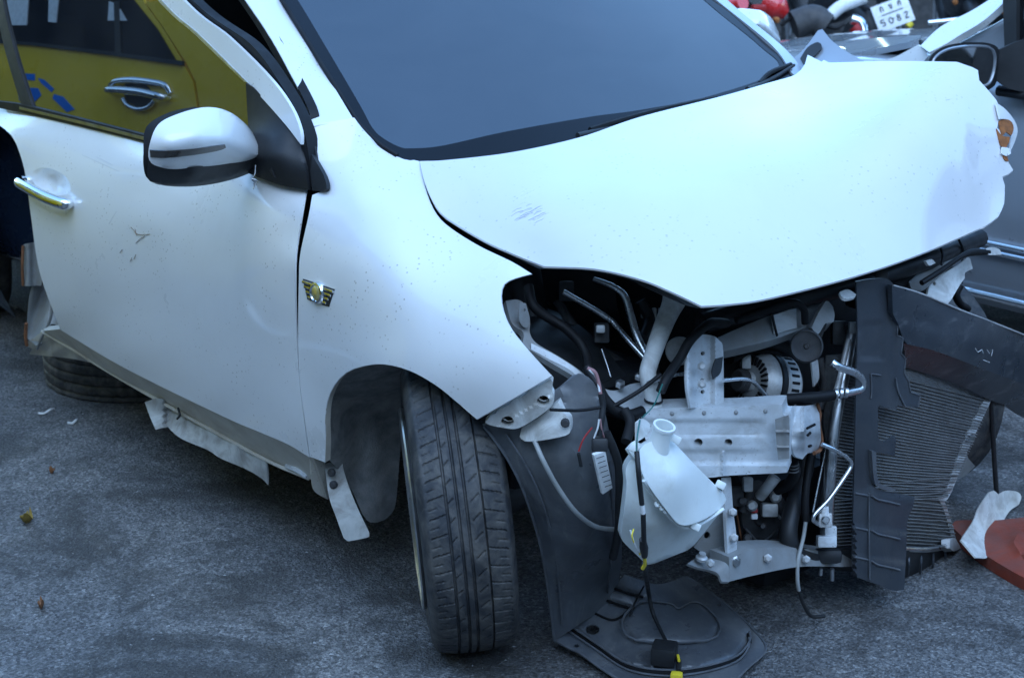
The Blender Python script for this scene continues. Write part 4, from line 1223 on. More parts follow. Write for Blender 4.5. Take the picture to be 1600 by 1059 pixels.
# cables hanging over the tank down to the shield
cab_ = [Y(1025, 620, .40), Y(1008, 640, .48), Y(1000, 655, .53), Y(995, 690, .565), Y(997, 720, .575), Y(1002, 770, .585), Y(1005, 820, .575), Y(1006, 870, .53)]
tube("hanging_cable", CAR, [Y(1035, 600, .41), Y(1022, 632, .44), Y(1004, 652, .52)], .0014, GREEN, n=6)
tube("hanging_cable", CAR, cab_[2:5], .0022, GREYTUBE, n=6)
tube("hanging_cable", CAR, [Y(1000, 656, .535), Y(996, 680, .565), Y(994, 708, .575)], .0012, GREEN, n=6)
tube("cable_sleeve", CAR, [Y(995, 705, .585), Y(998, 740, .60), Y(1003, 788, .60)], .0046, BLACK, n=8)
tube("cable_sleeve", CAR, [Y(1003, 788, .60), Y(1005, 802, .60)], .0042, LABEL, n=8, seg=2)
tube("cable_sleeve", CAR, [Y(1005, 802, .60), Y(1006, 840, .59), Y(1007, 868, .56)], .0046, BLACK, n=8)
tube("cable_plug", CAR, [Y(1004, 842, .585), Y(1006, 855, .575), Y(1007, 868, .56)], [.006, .008, .006], BLACK, n=8)
tube("yellow_wire", CAR, [Y(1006, 868, .56), Y(1008, 880, .55), Y(1004, 888, .54)], .0035, YELLOWW, n=6)
tube("white_wire", CAR, [Y(985, 828, .56), Y(990, 845, .565), Y(998, 862, .565), Y(1004, 868, .56)], .0018, LABEL, n=6)
tube("white_wire", CAR, [Y(990, 826, .56), Y(988, 840, .565), Y(1000, 866, .565)], .0015, YELLOWW, n=6)
tube("trailing_cable", CAR, [Y(1007, 880, .54), at(1012, 915, 'z', .16), at(1018, 950, 'z', .09), at(1030, 980, 'z', .065), at(1050, 1018, 'z', .05), at(1060, 1030, 'z', .045), at(1060, 1048, 'z', .045)], [.005, .005, .0045, .004, .004, .005, .006], BLACK, n=8)
tube("trailing_cable", CAR, [at(1006, 915, 'z', .14), at(990, 945, 'z', .085), at(984, 962, 'z', .07)], .002, BLACK, n=6)
tube("yellow_wire", CAR, [at(1059, 1023, 'z', .055), at(1061, 1032, 'z', .055)], .003, YELLOWW, n=6, seg=2)
# lower radiator support
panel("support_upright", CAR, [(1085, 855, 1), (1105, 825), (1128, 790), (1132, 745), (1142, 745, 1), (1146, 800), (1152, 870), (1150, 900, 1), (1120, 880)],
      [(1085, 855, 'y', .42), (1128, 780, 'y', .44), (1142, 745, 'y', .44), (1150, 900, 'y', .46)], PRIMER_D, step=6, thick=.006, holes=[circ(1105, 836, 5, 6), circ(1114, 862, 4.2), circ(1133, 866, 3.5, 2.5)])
panel("support_flange", CAR, [(1131, 746, 1), (1142, 746, 1), (1146, 800), (1150, 830), (1152, 868, 1), (1137, 868, 1), (1134, 810)],
      [(1131, 746, 'y', .455), (1142, 746, 'y', .45), (1152, 868, 'y', .475), (1137, 868, 'y', .48)], PRIMER, step=5, thick=.006)
panel("support_foot", CAR, [(1074, 880, 1), (1092, 868, 1), (1135, 880), (1140, 908, 1), (1128, 908), (1120, 894), (1090, 886)],
      [(1074, 880, 'y', .48), (1092, 868, 'y', .45), (1135, 880, 'y', .50), (1140, 908, 'y', .51)], PRIMER_D, step=5, thick=.006)
lathe("support_bolt", CAR, Y(1096, 872, .475), (0, .2, 1), [(0, .012), (.007, .012), (.008, .006), (.012, .003), (.012, -.002)], CAST, n=10)
lathe("support_bolt", CAR, Y(1149, 877, .50), (.5, .8, .1), [(0, .008), (.007, .008), (.008, .003), (.012, .001), (.012, -.004)], ALU, n=6)
panel("lower_crossmember", CAR, [(1139, 870, 1), (1150, 868), (1175, 858), (1230, 855), (1290, 862), (1335, 868, 1), (1335, 884), (1250, 885), (1180, 898), (1140, 908, 1)],
      [(1139, 870, 'y', .50), (1230, 856, 'y', .46), (1335, 868, 'y', .44), (1335, 884, 'y', .45), (1140, 908, 'y', .51), (1230, 880, 'y', .475)], PRIMER_D, step=6, ext=(0, -.05, .0))
# dark machinery below the rail
box("gearbox", CAR, Y(1195, 800, .20), None, (.22, .20, .26), BAYBLACK, bev=.03)
comp = lathe("compressor", CAR, Y(1190, 800, .30), (.6, .8, 0), [(0, .04), (.02, .04), (.025, .03), (.05, .028), (.055, .01), (.055, -.05), (.03, -.06)], GRIME, n=24)
for k, (u, v, r) in enumerate(((1160, 783, .010), (1212, 776, .013), (1192, 822, .007), (1222, 806, .009), (1168, 840, .010), (1175, 790, .012))):
    lathe("compressor_port", comp, Y(u, v, .36), (CAM - Y(u, v, .36)), [(0, .012), (r * .6, .012), (r, .004), (r, -.05)], CAST if k % 2 else GRIME, n=12)
box("compressor_block", comp, Y(1202, 796, .35), (RT, UP, -FW), (.035, .03, .03), CAST, bev=.006)
box("compressor_block", comp, Y(1178, 806, .355), (RT, UP, -FW), (.014, .012, .02), LABEL, bev=.003)
box("compressor_block", comp, Y(1178, 797, .355), (RT, UP, -FW), (.014, .010, .02), RED, bev=.003)
tube("clutch_wire", comp, [Y(1165, 826, .36), Y(1190, 846, .37), Y(1222, 818, .36)], .0022, GRIME, n=6)
tube("metal_spout", CAR, [Y(1212, 744, .40), Y(1200, 760, .39), Y(1188, 775, .37)], [.013, .012, .012], CAST, n=12)
tube("small_hose", CAR, [Y(1238, 720, .44), Y(1242, 738, .44), Y(1232, 756, .42), Y(1214, 765, .39)], .012, SEAL, n=12)
for k in range(3):
    lathe("hose_ring", CAR, Y(1238, 724 + k * 5, .443), (.1, .1, 1), [(.012, -.002), (.0145, 0), (.012, .002)], GRIME, n=16)
for k in range(3):
    tube("drive_belt", CAR, [Y(1143 + k * 3, 770, .32), Y(1150 + k * 3, 815, .32), Y(1158 + k * 2, 855, .32)], .003, RUST if k == 1 else SEAL, n=6)
tube("radiator_hose", CAR, [Y(1262, 700, .36), Y(1256, 740, .38), Y(1240, 790, .41), Y(1232, 830, .43), Y(1240, 860, .44), Y(1268, 872, .44), Y(1300, 868, .42)], .019, BLACK, n=14)
tube("thin_hose", CAR, [Y(1268, 700, .42), Y(1262, 740, .43), Y(1258, 780, .44), Y(1259, 815, .45)], .0085, SEAL, n=10)
tube("stripped_cable", CAR, [Y(1259, 815, .455), Y(1255, 840, .46), Y(1247, 875, .47), Y(1246, 905, .475), Y(1248, 922, .475)], .0042, GREYTUBE, n=8)
tube("stripped_cable", CAR, [Y(1248, 922, .475), at(1256, 945, 'z', .07), at(1268, 962, 'z', .03), at(1288, 962, 'z', .02)], .0042, BLACK, n=8)
# condenser
CON = [(1308, 590, 'y', .41), (1300, 850, 'y', .43), (1420, 575, 'y', .42), (1540, 622, 'y', .37), (1478, 778, 'y', .44), (1496, 856, 'y', .40), (1400, 700, 'y', .44), (1440, 820, 'y', .43)]
COND = Depth(CON)
cond = panel("condenser", CAR, [(1308, 560, 1), (1420, 556), (1546, 618, 1), (1510, 700), (1476, 778, 1), (1496, 858, 1), (1400, 862), (1298, 856, 1), (1303, 700)], COND, FINBACK, step=14, ext=(0, -.03, 0))
cond["label"] = "finned radiator condenser pushed askew and torn at one side"
NR = 54
for k in range(NR):
    f = k / (NR - 1)
    lv = 566 + f * (852 - 566)
    lu = 1309 - 9 * f
    if f < .74:
        g_ = f / .74
        ru, rv = 1544 + (1478 - 1544) * g_, 626 + (776 - 626) * g_ ** .9
    else:
        g_ = (f - .74) / .26
        ru, rv = 1478 + (1494 - 1478) * g_, 778 + (853 - 778) * g_
    pts = []
    for j in range(11):
        s = j / 10
        u = lu + (ru - lu) * s
        v = lv + (rv - lv) * (s ** 1.25) + 5 * math.sin(math.pi * s) * (1 if f < .74 else -1)
        w_ = 1.1 * math.sin(k * 2.1 + j * 1.7) * (1 if (s > .8 and f > .5) or (.58 < f < .66 and s > .3) else .06)
        pts.append(COND(u, v + w_) + Vector((0, .003 + .003 * random.random() * (s > .7), 0)))
    tube("fin_tube", cond, pts, .00135, FIN, n=5, raw=True)
panel("condenser_edge", cond, [(1545, 617, 1), (1538, 625), (1505, 692), (1478, 768), (1468, 778, 1), (1475, 784, 1), (1486, 770), (1514, 700), (1549, 625, 1)], COND, CAST, step=6, thick=.012, disp=lambda u, v: .006 + .006 * math.sin(v * .3))
panel("condenser_edge", cond, [(1466, 778, 1), (1476, 800), (1490, 850, 1), (1496, 850, 1), (1484, 805), (1473, 776, 1)], COND, CAST, step=5, thick=.01, disp=lambda u, v: .008)
panel("condenser_lug", cond, [(1518, 678, 1), (1525, 681, 1), (1520, 692, 1), (1508, 692, 1)], COND, ALU, step=4, thick=.01, disp=lambda u, v: .012)
tankb = panel("radiator_tank", CAR, [(1300, 858, 1), (1400, 860), (1490, 855, 1), (1496, 864), (1490, 885), (1478, 897), (1440, 902), (1380, 898), (1300, 890, 1)],
              [(1300, 858, 'y', .44), (1490, 855, 'y', .41), (1490, 885, 'y', .40), (1400, 898, 'y', .44), (1400, 875, 'y', .47)], BLACK, step=8, ext=(0, -.05, 0))
for k in range(4):
    u = 1420 + k * 19
    tube("tank_rib", tankb, [at(u, 862, 'y', .452 - k * .008), at(u, 880, 'y', .468 - k * .012), at(u - 1, 896, 'y', .448 - k * .008)], .003, SHROUD, n=6)
tube("tank_rail", CAR, [Y(1412, 857, .465), Y(1450, 858, .455), Y(1486, 852, .43)], .007, ALU, n=8)
panel("tank_corner", CAR, [(1484, 842, 1), (1492, 840), (1502, 856, 1), (1490, 861), (1484, 856, 1)], [(1484, 842, 'y', .44), (1502, 856, 'y', .42), (1484, 856, 'y', .45)], CAST, step=4, thick=.02)
# receiver tube and pipes of the condenser
rc = tube("receiver_tube", CAR, [Y(1332, 512, .40), Y(1322, 570, .42), Y(1308, 640, .44), Y(1300, 700, .45), Y(1294, 780, .46), Y(1291, 850, .465)], .0125, ALU, n=14)
rc["label"] = "dull aluminium receiver tube along the condenser"
tube("receiver_tube", CAR, [Y(1326, 530, .42), Y(1312, 590, .44), Y(1302, 625, .45)], .006, CAST, n=10)
box("receiver_head", rc, Y(1332, 512, .405), (RT, UP, -FW), (.016, .024, .02), CAST, bev=.003)
tube("suction_pipe", CAR, [Y(1300, 566, .46), Y(1310, 573, .47), Y(1335, 582, .475), Y(1347, 594, .475), Y(1345, 607, .475), Y(1330, 612, .475), Y(1318, 614, .475)], .0085, PIPE, n=12)
for k in range(3):
    lathe("hose_crimp", CAR, Y(1322 - k * 8, 613.5 + k * 1, .475), (RT + UP * -.1).normalized(), [(.0085, -.004), (.0115, -.003), (.0118, 0), (.0115, .003), (.0085, .004)], ALU, n=18)
tube("suction_hose", CAR, [Y(1302, 617, .474), Y(1280, 620, .465), Y(1255, 622, .45), Y(1225, 624, .43)], .0115, SEAL, n=12)
tube("liquid_pipe", CAR, [Y(1284, 694, .47), Y(1305, 703, .485), Y(1325, 716, .49), Y(1330, 726, .49), Y(1322, 742, .49), Y(1295, 780, .485), Y(1274, 802, .48), Y(1271, 812, .48), Y(1278, 818, .48)], .0046, PIPE, n=10)
box("pipe_flange", CAR, Y(1289, 812, .485), (RT, UP, -FW), (.028, .03, .02), CAST, bev=.004)
lathe("flange_bolt", CAR, Y(1290, 812, .495), -FW, [(0, .006), (.006, .006), (.0085, .002), (.0085, -.004)], ALU, n=10)
tube("flange_cap", CAR, [Y(1288, 792, .482), Y(1288, 805, .484)], .0095, LABEL, n=10, seg=2)
box("receiver_foot", CAR, Y(1291, 845, .48), (RT, UP, -FW), (.040, .024, .03), PRIMER, bev=.004)
box("receiver_bracket", CAR, Y(1297, 832, .478), (RT, UP, -FW), (.026, .03, .02), PRIMER, bev=.004)
tube("mount_stud", CAR, [Y(1300, 888, .46), Y(1300, 906, .46)], .005, ALU, n=8, seg=2)
tube("mount_stud", CAR, [Y(1283, 888, .46), Y(1282, 898, .46)], .004, ALU, n=8, seg=2)
box("mount_rubber", CAR, Y(1292, 868, .455), (RT, UP, -FW), (.06, .03, .04), BLACK, bev=.01)
# shroud
SH = [(1338, 440, 'y', .46), (1334, 900, 'y', .48), (1395, 450, 'y', .47), (1412, 920, 'y', .50), (1437, 620, 'y', .49), (1370, 700, 'y', .49), (1428, 775, 'y', .49)]


def sh2(u, v):
    h = 0
    for vv in (768 + (u - 1333) * .1, 822 + (u - 1333) * .14, 868 + (u - 1333) * .14):
        h += .007 / (1 + math.exp(-(v - vv) / 1.2)) * (1 if u > 1333 else 0)
    h += .010 / (1 + math.exp(-(u - (1359 if v > 760 else 1400)) / 1.2))
    h -= .006 if (1340 < u < 1378 and 504 < v < 560) else 0
    return h


shr = panel("radiator_shroud", CAR, [(1338, 440, 1), (1360, 436), (1386, 436), (1398, 446, 1), (1396, 470), (1392, 492), (1394, 498), (1403, 503), (1402, 524), (1411, 528), (1408, 552), (1415, 560), (1413, 582), (1420, 596), (1423, 613, 1), (1437, 617, 1), (1434, 636, 1), (1420, 635), (1402, 634), (1400, 640, 1), (1372, 633, 1), (1372, 640, 1), (1372, 684, 1),
                                     (1380, 690), (1397, 680, 1), (1400, 684), (1398, 712, 1), (1366, 706, 1), (1366, 750), (1372, 764), (1400, 770), (1429, 776, 1), (1427, 790), (1418, 815), (1416, 860), (1413, 921, 1), (1395, 922), (1380, 916), (1357, 908), (1333, 899, 1), (1333, 820), (1336, 700), (1338, 600), (1340, 520)],
            SH, SHROUD, step=6, thick=.004, disp=sh2)
shr["label"] = "torn black radiator shroud panel"
panel("shroud_lip", shr, [(1362, 704, 1), (1366, 750), (1374, 762), (1398, 768, 1), (1400, 764, 1), (1378, 757), (1371, 745), (1369, 706, 1)], SH, LINER, step=4, thick=.012, disp=lambda u, v: .016)
# bumper beam
BM = [(1396, 446, 'y', .485), (1600, 522, 'y', .40), (1416, 572, 'y', .475), (1600, 640, 'y', .39), (1500, 540, 'y', .475)]
beam = panel("bumper_beam", CAR, [(1394, 446, 1), (1440, 459), (1500, 484), (1560, 507), (1640, 540), (1700, 570, 1), (1700, 630, 1), (1600, 600), (1520, 570), (1460, 548), (1418, 538, 1), (1411, 530, 1), (1403, 505, 1), (1395, 490, 1)],
             BM, BEAM, step=9, ext=(0, -.012, 0), disp=lambda u, v: crease(u, v, (1415, 490), (1480, 515), 9, -.006) + .004 * math.sin(u * .05))
beam["label"] = "black bent bumper beam with chalk marks"
panel("beam_underside", beam, [(1412, 536, 1), (1460, 548), (1520, 570), (1600, 600), (1700, 634, 1), (1700, 700, 1), (1640, 670), (1600, 652), (1572, 634), (1545, 624), (1480, 594), (1416, 574, 1)],
      [(1412, 536, 'y', .48), (1600, 600, 'y', .405), (1416, 574, 'y', .43), (1600, 652, 'y', .34), (1520, 570, 'y', .46), (1500, 602, 'y', .41)], BEAM, step=9, ext=(0, -.01, 0))
tube("beam_edge", beam, [Depth(BM)(u, v) for u, v in ((1396, 446), (1440, 459), (1500, 484), (1560, 507), (1640, 540), (1700, 570))], .0022, CAST, n=6)
for a in (((1524, 544), (1528, 550), (1534, 546), (1536, 552)), ((1542, 546), (1546, 552)), ((1551, 546), (1549, 556)), ((1536, 562), (1546, 566))):
    tube("chalk_mark", beam, [Depth(BM)(*q) + (CAM - Depth(BM)(*q)).normalized() * .003 for q in a], .0009, LABEL, n=5, seg=2)
# broken pieces at the far corner
panel("broken_lamp_shell", CAR, [(1420, 440, 1), (1450, 415), (1500, 385), (1532, 360), (1537, 376, 1), (1512, 396), (1480, 420), (1445, 450), (1425, 455, 1)],
      [(1420, 440, 'y', .40), (1532, 360, 'y', .30), (1537, 376, 'y', .33), (1440, 452, 'y', .44), (1480, 405, 'y', .40)], PRIMER_D, step=6, thick=.006, disp=lambda u, v: .006 * math.sin(u * .12))
panel("bent_bracket", CAR, [(1448, 466, 1), (1455, 440), (1470, 430), (1500, 412), (1514, 402), (1520, 420, 1), (1508, 426), (1508, 434, 1), (1500, 445), (1485, 470), (1478, 477, 1)],
      [(1448, 466, 'y', .43), (1470, 430, 'y', .42), (1516, 405, 'y', .40), (1508, 430, 'y', .41), (1480, 476, 'y', .46)], BRACKET, step=5, thick=.006, disp=lambda u, v: .006 * math.sin((u - v) * .09), holes=[circ(1460, 443, 2.4, 3)])
tube("corner_loom", CAR, [Y(1440, 442, .46), Y(1470, 423, .46), Y(1500, 402, .45), Y(1520, 394, .44), Y(1545, 394, .43)], [.006, .006, .005, .009, .006], SEAL, n=8)
panel("torn_clip", CAR, [(1541, 390, 1), (1550, 386), (1562, 390), (1565, 398, 1), (1545, 398)], [(1541, 390, 'y', .435), (1565, 398, 'y', .43), (1550, 386, 'y', .43)], BRACKET, step=3, thick=.006)
panel("torn_clip", CAR, [(1447, 408, 1), (1456, 405), (1462, 411, 1), (1452, 415)], [(1447, 408, 'y', .46), (1462, 411, 'y', .455), (1456, 405, 'y', .455)], BRACKET, step=3, thick=.006)
tube("lamp_seam", CAR, [Y(1470, 388, .42), Y(1473, 400, .43), Y(1471, 414, .44)], .003, SEAL, n=6)
tube("lamp_seam", CAR, [Y(1498, 374, .40), Y(1504, 388, .40), Y(1506, 400, .40)], .003, SEAL, n=6)
tube("bent_stay", CAR, [Y(1500, 446, .40), Y(1494, 460, .40), Y(1500, 474, .40), Y(1512, 482, .38)], .009, SEAL, n=8)
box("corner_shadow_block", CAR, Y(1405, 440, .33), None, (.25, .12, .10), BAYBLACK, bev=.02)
tube("hanging_rod", CAR, [Y(1548, 625, .36), Y(1552, 690, .36), Y(1557, 770, .36)], .0062, BLACK, n=8)
lathe("hidden_tyre_edge", CAR, (-.66, .06, .30), (-1, .1, 0), [(.18, -.08), (.27, -.09), (.30, -.06), (.30, .06), (.27, .09), (.18, .08)], RUBBER, n=40)
panel("rear_prop_edge", CAR, [(1530, 640, 1), (1548, 660), (1546, 690), (1530, 720), (1505, 745), (1482, 750, 1), (1495, 715), (1515, 690)], [(1530, 640, 'y', .3), (1546, 690, 'y', .28), (1482, 750, 'y', .34), (1515, 690, 'y', .33)], PRIMER_D, step=6, thick=.01)

# ------------------------------------------------------------------ things lying around the wreck
tyre = lathe("flat_tyre", None, at(224, 543, 'z', .08), (0, 0, 1),
             [(.19, -.085), (.21, -.092), (.26, -.095), (.295, -.082)] + [(.306 - (.005 if i % 5 == 2 else 0), -.075 + .15 * i / 24) for i in range(25)] + [(.295, .082), (.26, .095), (.21, .092), (.19, .085), (.18, 0), (.19, -.085)],
             RUBBER, n=160, bumps=lambda a, j: (-.005 if 4 <= j <= 28 and (a / (2 * math.pi) * 60 + (j > 16) * .5) % 1 < .14 and (j < 12 or j > 20) else 0))
tag(tyre, "loose black tyre lying flat on the asphalt under the sill", "tyre")
shard = panel("plastic_shard", None, [(1546, 768, 1), (1553, 766), (1560, 772, 1), (1572, 766), (1590, 768), (1596, 776), (1592, 788, 1), (1576, 800), (1560, 830), (1545, 866), (1540, 872, 1), (1525, 871, 1), (1502, 844, 1), (1505, 838), (1522, 812), (1530, 792)],
              [(1546, 768, 'y', .40), (1594, 776, 'y', .36), (1540, 872, 'z', .035), (1502, 844, 'z', .075), (1545, 820, 'y', .43)], BRACKET, step=5, thick=.004,
              disp=lambda u, v: .008 * math.sin(u * .10 - v * .05) + .008 * math.exp(-((u - 1560) / 14) ** 2 - ((v - 802) / 4) ** 2))
tag(shard, "crumpled white plastic shard hanging from a black rod beside the traffic cone", "shard")
# rubber base of a traffic cone
CB = [(1490, 818, 'z', .035), (1600, 806, 'z', .035), (1600, 905, 'z', .03), (1700, 880, 'z', .035)]
cone = panel("cone_base", None, [(1487, 822, 1), (1490, 815), (1505, 812), (1560, 812), (1660, 800, 1), (1740, 905), (1720, 935, 1), (1640, 918), (1600, 902), (1550, 873), (1515, 848)],
             CB, ORANGE, step=8, ext=(0, 0, -.03),
             disp=lambda u, v: .012 * math.exp(-((math.hypot((u - 1626) / 1.0, (v - 846) / .62) - 44) / 7) ** 2) + .018 * (1 if math.hypot((u - 1626), (v - 846) / .62) < 44 else 0))
tag(cone, "faded orange red rubber cone base lying at the right edge under the white shard", "cone base")


def leaf(name, c, yaw, L, W, m, label, curl=.02):
    V, Fc = [], []
    n = 8
    for i in range(n + 1):
        s = i / n
        wd = W * math.sin(math.pi * min(1, s * .92 + .04)) ** .8
        for j in (-1, -.4, 0, .4, 1):
            x = (s - .5) * L
            y_ = j * wd / 2
            z = .004 + curl * (abs(s - .4) ** 1.5) + .012 * abs(j) ** 1.5 + .006 * math.sin(s * 7 + j * 2)
            V.append(Vector(c) + Vector((math.cos(yaw) * x - math.sin(yaw) * y_, math.sin(yaw) * x + math.cos(yaw) * y_, z)))
    for i in range(n):
        for j in range(4):
            Fc.append([i * 5 + j, i * 5 + j + 1, i * 5 + j + 6, i * 5 + j + 5])
    o = link(name, meshof(V, Fc), m)
    return tag(o, label, "leaf")


leaf("fallen_leaf", at(42, 818, 'z', 0), .9, .062, .03, LEAFM, "curled yellow green leaf lying on the asphalt at the left", .05)
leaf("fallen_leaf", at(64, 951, 'z', 0), 1.2, .032, .016, LEAFB, "small brown dry leaf on the asphalt near the lower left corner", .02)
leaf("fallen_leaf", at(82, 740, 'z', 0), .2, .018, .010, LEAFB, "tiny dark brown leaf on the asphalt above the yellow one", .01)
for (u, v, L, lab) in ((74, 643, .05, "bent pale plastic strip on the wet stain left of the flat tyre"), (115, 659, .03, "small white shard on the wet stain below the flat tyre")):
    a_ = at(u, v, 'z', .004)
    o = tube("plastic_scrap", None, [a_ + Vector((-L / 2, -.01, 0)), a_ + Vector((-L * .1, .01, .008)), a_ + Vector((L / 3, .012, .002)), a_ + Vector((L / 2, -.005, 0))], .0035, LABEL, n=5)
    tag(o, lab, "scrap")

# grit and small glass crumbs, too many to count
V, Fc = [], []
rg = random.Random(3)
for k in range(1100):
    if k < 600:
        u, v = rg.uniform(-40, 1640), 560 + 520 * rg.random() ** .7
    else:
        u, v = rg.uniform(800, 1640), rg.uniform(600, 1075)
    p = at(u, v, 'z', 0)
    s = .0009 + .0018 * rg.random() ** 3
    b = len(V)
    for d in ((1, 0, .3), (-.6, .8, .2), (-.5, -.9, .3), (.1, .1, 1.1), (0, 0, -.4)):
        V.append(p + Vector((d[0] * s * rg.uniform(.6, 1.3), d[1] * s * rg.uniform(.6, 1.3), d[2] * s * rg.uniform(.6, 1.2))))
    Fc += [[b, b + 1, b + 3], [b + 1, b + 2, b + 3], [b + 2, b, b + 3], [b + 1, b, b + 4], [b + 2, b + 1, b + 4], [b, b + 2, b + 4]]
for k in range(150):
    u, v = (rg.uniform(780, 1620), rg.uniform(760, 1070)) if k < 90 else (rg.uniform(-20, 640), rg.uniform(620, 1070))
    p = at(u, v, 'z', 0)
    s = .002 + .004 * rg.random() ** 2
    b = len(V)
    for d in ((1, 0, .2), (-.6, .8, .1), (-.5, -.9, .2), (.1, .1, .7), (0, 0, -.2)):
        V.append(p + Vector((d[0] * s * rg.uniform(.5, 1.6), d[1] * s * rg.uniform(.5, 1.6), d[2] * s * rg.uniform(.5, 1.2))))
    Fc += [[b, b + 1, b + 3], [b + 1, b + 2, b + 3], [b + 2, b, b + 3], [b + 1, b, b + 4], [b + 2, b + 1, b + 4], [b, b + 2, b + 4]]
gr = link("grit", meshof(V, Fc), STONE, smooth=False)
gr["kind"] = "stuff"
gr["label"] = "scattered pale grit and glass crumbs on the asphalt"


# ------------------------------------------------------------------ other cars
def fr(org, fwd):
    """local frame: s forward, w away from the side we see, z up"""
    f = Vector(fwd).normalized()
    return Vector(org), f


class Shell:
    def __init__(self, org, fwd, away, W):
        self.o, self.f, self.w, self.W = Vector(org), Vector(fwd).normalized(), Vector(away).normalized(), W

    def p(self, s, w_, z):
        return self.o + self.f * s + self.w * w_ + Vector((0, 0, z))


def loft(name, parent, sh, secs, m, sub=4):
    """secs: (s, [(w,z)...] for the near half); mirrored to the far half"""
    rows = []
    for s, hp_ in secs:
        pts = [sh.p(s, a, b) for a, b in hp_] + [sh.p(s, sh.W - a, b) for a, b in hp_[::-1]]
        rows.append(pts)
    o = grid(name, parent, rows, m, n=sub)
    return o


def side_patch(name, parent, sh, pts, m, zb, zr, inset, off=.006):
    """patch on the near glass side; pts (s,z); w grows with height from zb to zr"""
    V = []
    for s, z in pts:
        k = max(0, min(1, (z - zb) / (zr - zb)))
        V.append(sh.p(s, .03 + inset * k - off, z))
    n = len(V)
    V2 = [q + sh.w * .012 for q in V]
    me = meshof(V + V2, [list(range(n)), list(range(n, 2 * n))[::-1]] + [[i, i + n, (i + 1) % n + n, (i + 1) % n] for i in range(n)])
    bm = bmesh.new()
    bm.from_mesh(me)
    bmesh.ops.recalc_face_normals(bm, faces=bm.faces)
    bm.to_mesh(me)
    bm.free()
    return link(name, me, m, parent, smooth=False)


def parked_car(name, label, org, fwd, away, W, paint, secs_body, secs_cab, zb, zr, windows, wheels, seams=(), group=None):
    sh = Shell(org, fwd, away, W)
    c = thing(name, label, "car", sh.p(0, 0, 0), group)
    loft("body", c, sh, secs_body, paint)
    loft("cabin", c, sh, secs_cab, paint)
    for wpts in windows:
        side_patch("side_window", c, sh, wpts, GLASS_B, zb, zr, .15)
    for s in wheels:
        for side in (.09, W - .09):
            wheel("wheel", c, sh.p(s, side, .31), -sh.w if side < W / 2 else sh.w, .31, .18, detail=False)
    for sm_ in seams:
        tube("door_seam", c, [sh.p(s, a, z) for s, a, z in sm_], .003, SEAL, n=5)
    return c, sh


def bodysecs(L0, L1, zb, hood):
    """rear end L0 (negative) to front L1"""
    def h(zt, k=1.0, bot=.22):
        return [(.10 / k, bot), (.02, bot + .10), (.0, .50), (.0, .66), (.012, zt - .10), (.05, zt - .02), (.13, zt), (.45, zt + .015)]
    def e(zt, wd):
        return [(wd + .12, .30), (wd + .05, .34), (wd, .50), (wd, .62), (wd + .03, zt - .08), (wd + .06, zt - .03), (wd + .14, zt), (wd + .4, zt + .01)]
    return [(L0, e(zb - .06, .16)), (L0 + .14, e(zb - .01, .06)), (L0 + .6, h(zb + .01)), (-.9, h(zb)), (0, h(zb - .01)), (.45, h(hood + .06)), (L1 - .6, h(hood)), (L1 - .14, e(hood - .06, .08)), (L1, e(hood - .2, .22))]


def cabsecs(a, b, c_, d, zb, zr):
    """windscreen base a, roof front b, roof rear c_, rear base d"""
    def g(z):
        k = (z - zb) / (zr - zb)
        return [(.04, zb - .06), (.03 + .15 * k * .5, zb + (z - zb) * .5), (.03 + .15 * k, max(zb, z - .06)), (.30, z), (.6, z + .015)]
    return [(a, g(zb + .01)), (a - (a - b) * .5, g(zb + (zr - zb) * .55)), (b, g(zr - .02)), ((b + c_) / 2, g(zr)), (c_, g(zr - .03)), ((c_ + d) / 2, g(zb + (zr - zb) * .55)), (d, g(zb + .01))]


# yellow taxi on the near side of the wreck (outside the picture; seen mirrored in the door glass)
TO = Vector((1.55, -2.2, 0))
TF = Vector((-.26, -.966, 0)).normalized()
TN = Vector((-TF.y, TF.x, 0)) * -1
if TN.x > 0:
    TN = -TN          # faces the wreck


def taxi_px(u, v):
    p = onglass(u, v)
    d = ray(u, v).normalized()
    r = d - GN * (2 * d.dot(GN))
    t = (TO - p).dot(TN) / r.dot(TN)
    q = p + r * t
    return (q - TO).dot(TF), q.z


zbT = 1.03
taxi, TS = parked_car("yellow_taxi", "yellow taxi parked alongside, seen mirrored in the wreck's side window", TO, TF, -TN, 1.68, YELP,
                      bodysecs(-1.25, 3.1, zbT, .92), cabsecs(1.75, 1.05, -.75, -1.15, zbT, 1.62), zbT, 1.62, [], (-.62, 2.2))


def tpatch(name, parent, px, m, off=.012, th=.01):
    V = []
    for u, v in px:
        s, z = taxi_px(u, v)
        k = max(0, min(1, (z - zbT) / (1.62 - zbT)))
        V.append(TS.p(s, -off + (.03 + .15 * k if z > zbT - .02 else 0) * 0, z))
    n = len(V)
    V2 = [q + TS.w * th for q in V]
    me = meshof(V + V2, [list(range(n)), list(range(n, 2 * n))[::-1]] + [[i, i + n, (i + 1) % n + n, (i + 1) % n] for i in range(n)])
    bm = bmesh.new()
    bm.from_mesh(me)
    bmesh.ops.recalc_face_normals(bm, faces=bm.faces)
    bm.to_mesh(me)
    bm.free()
    return link(name, me, m, parent, smooth=False)


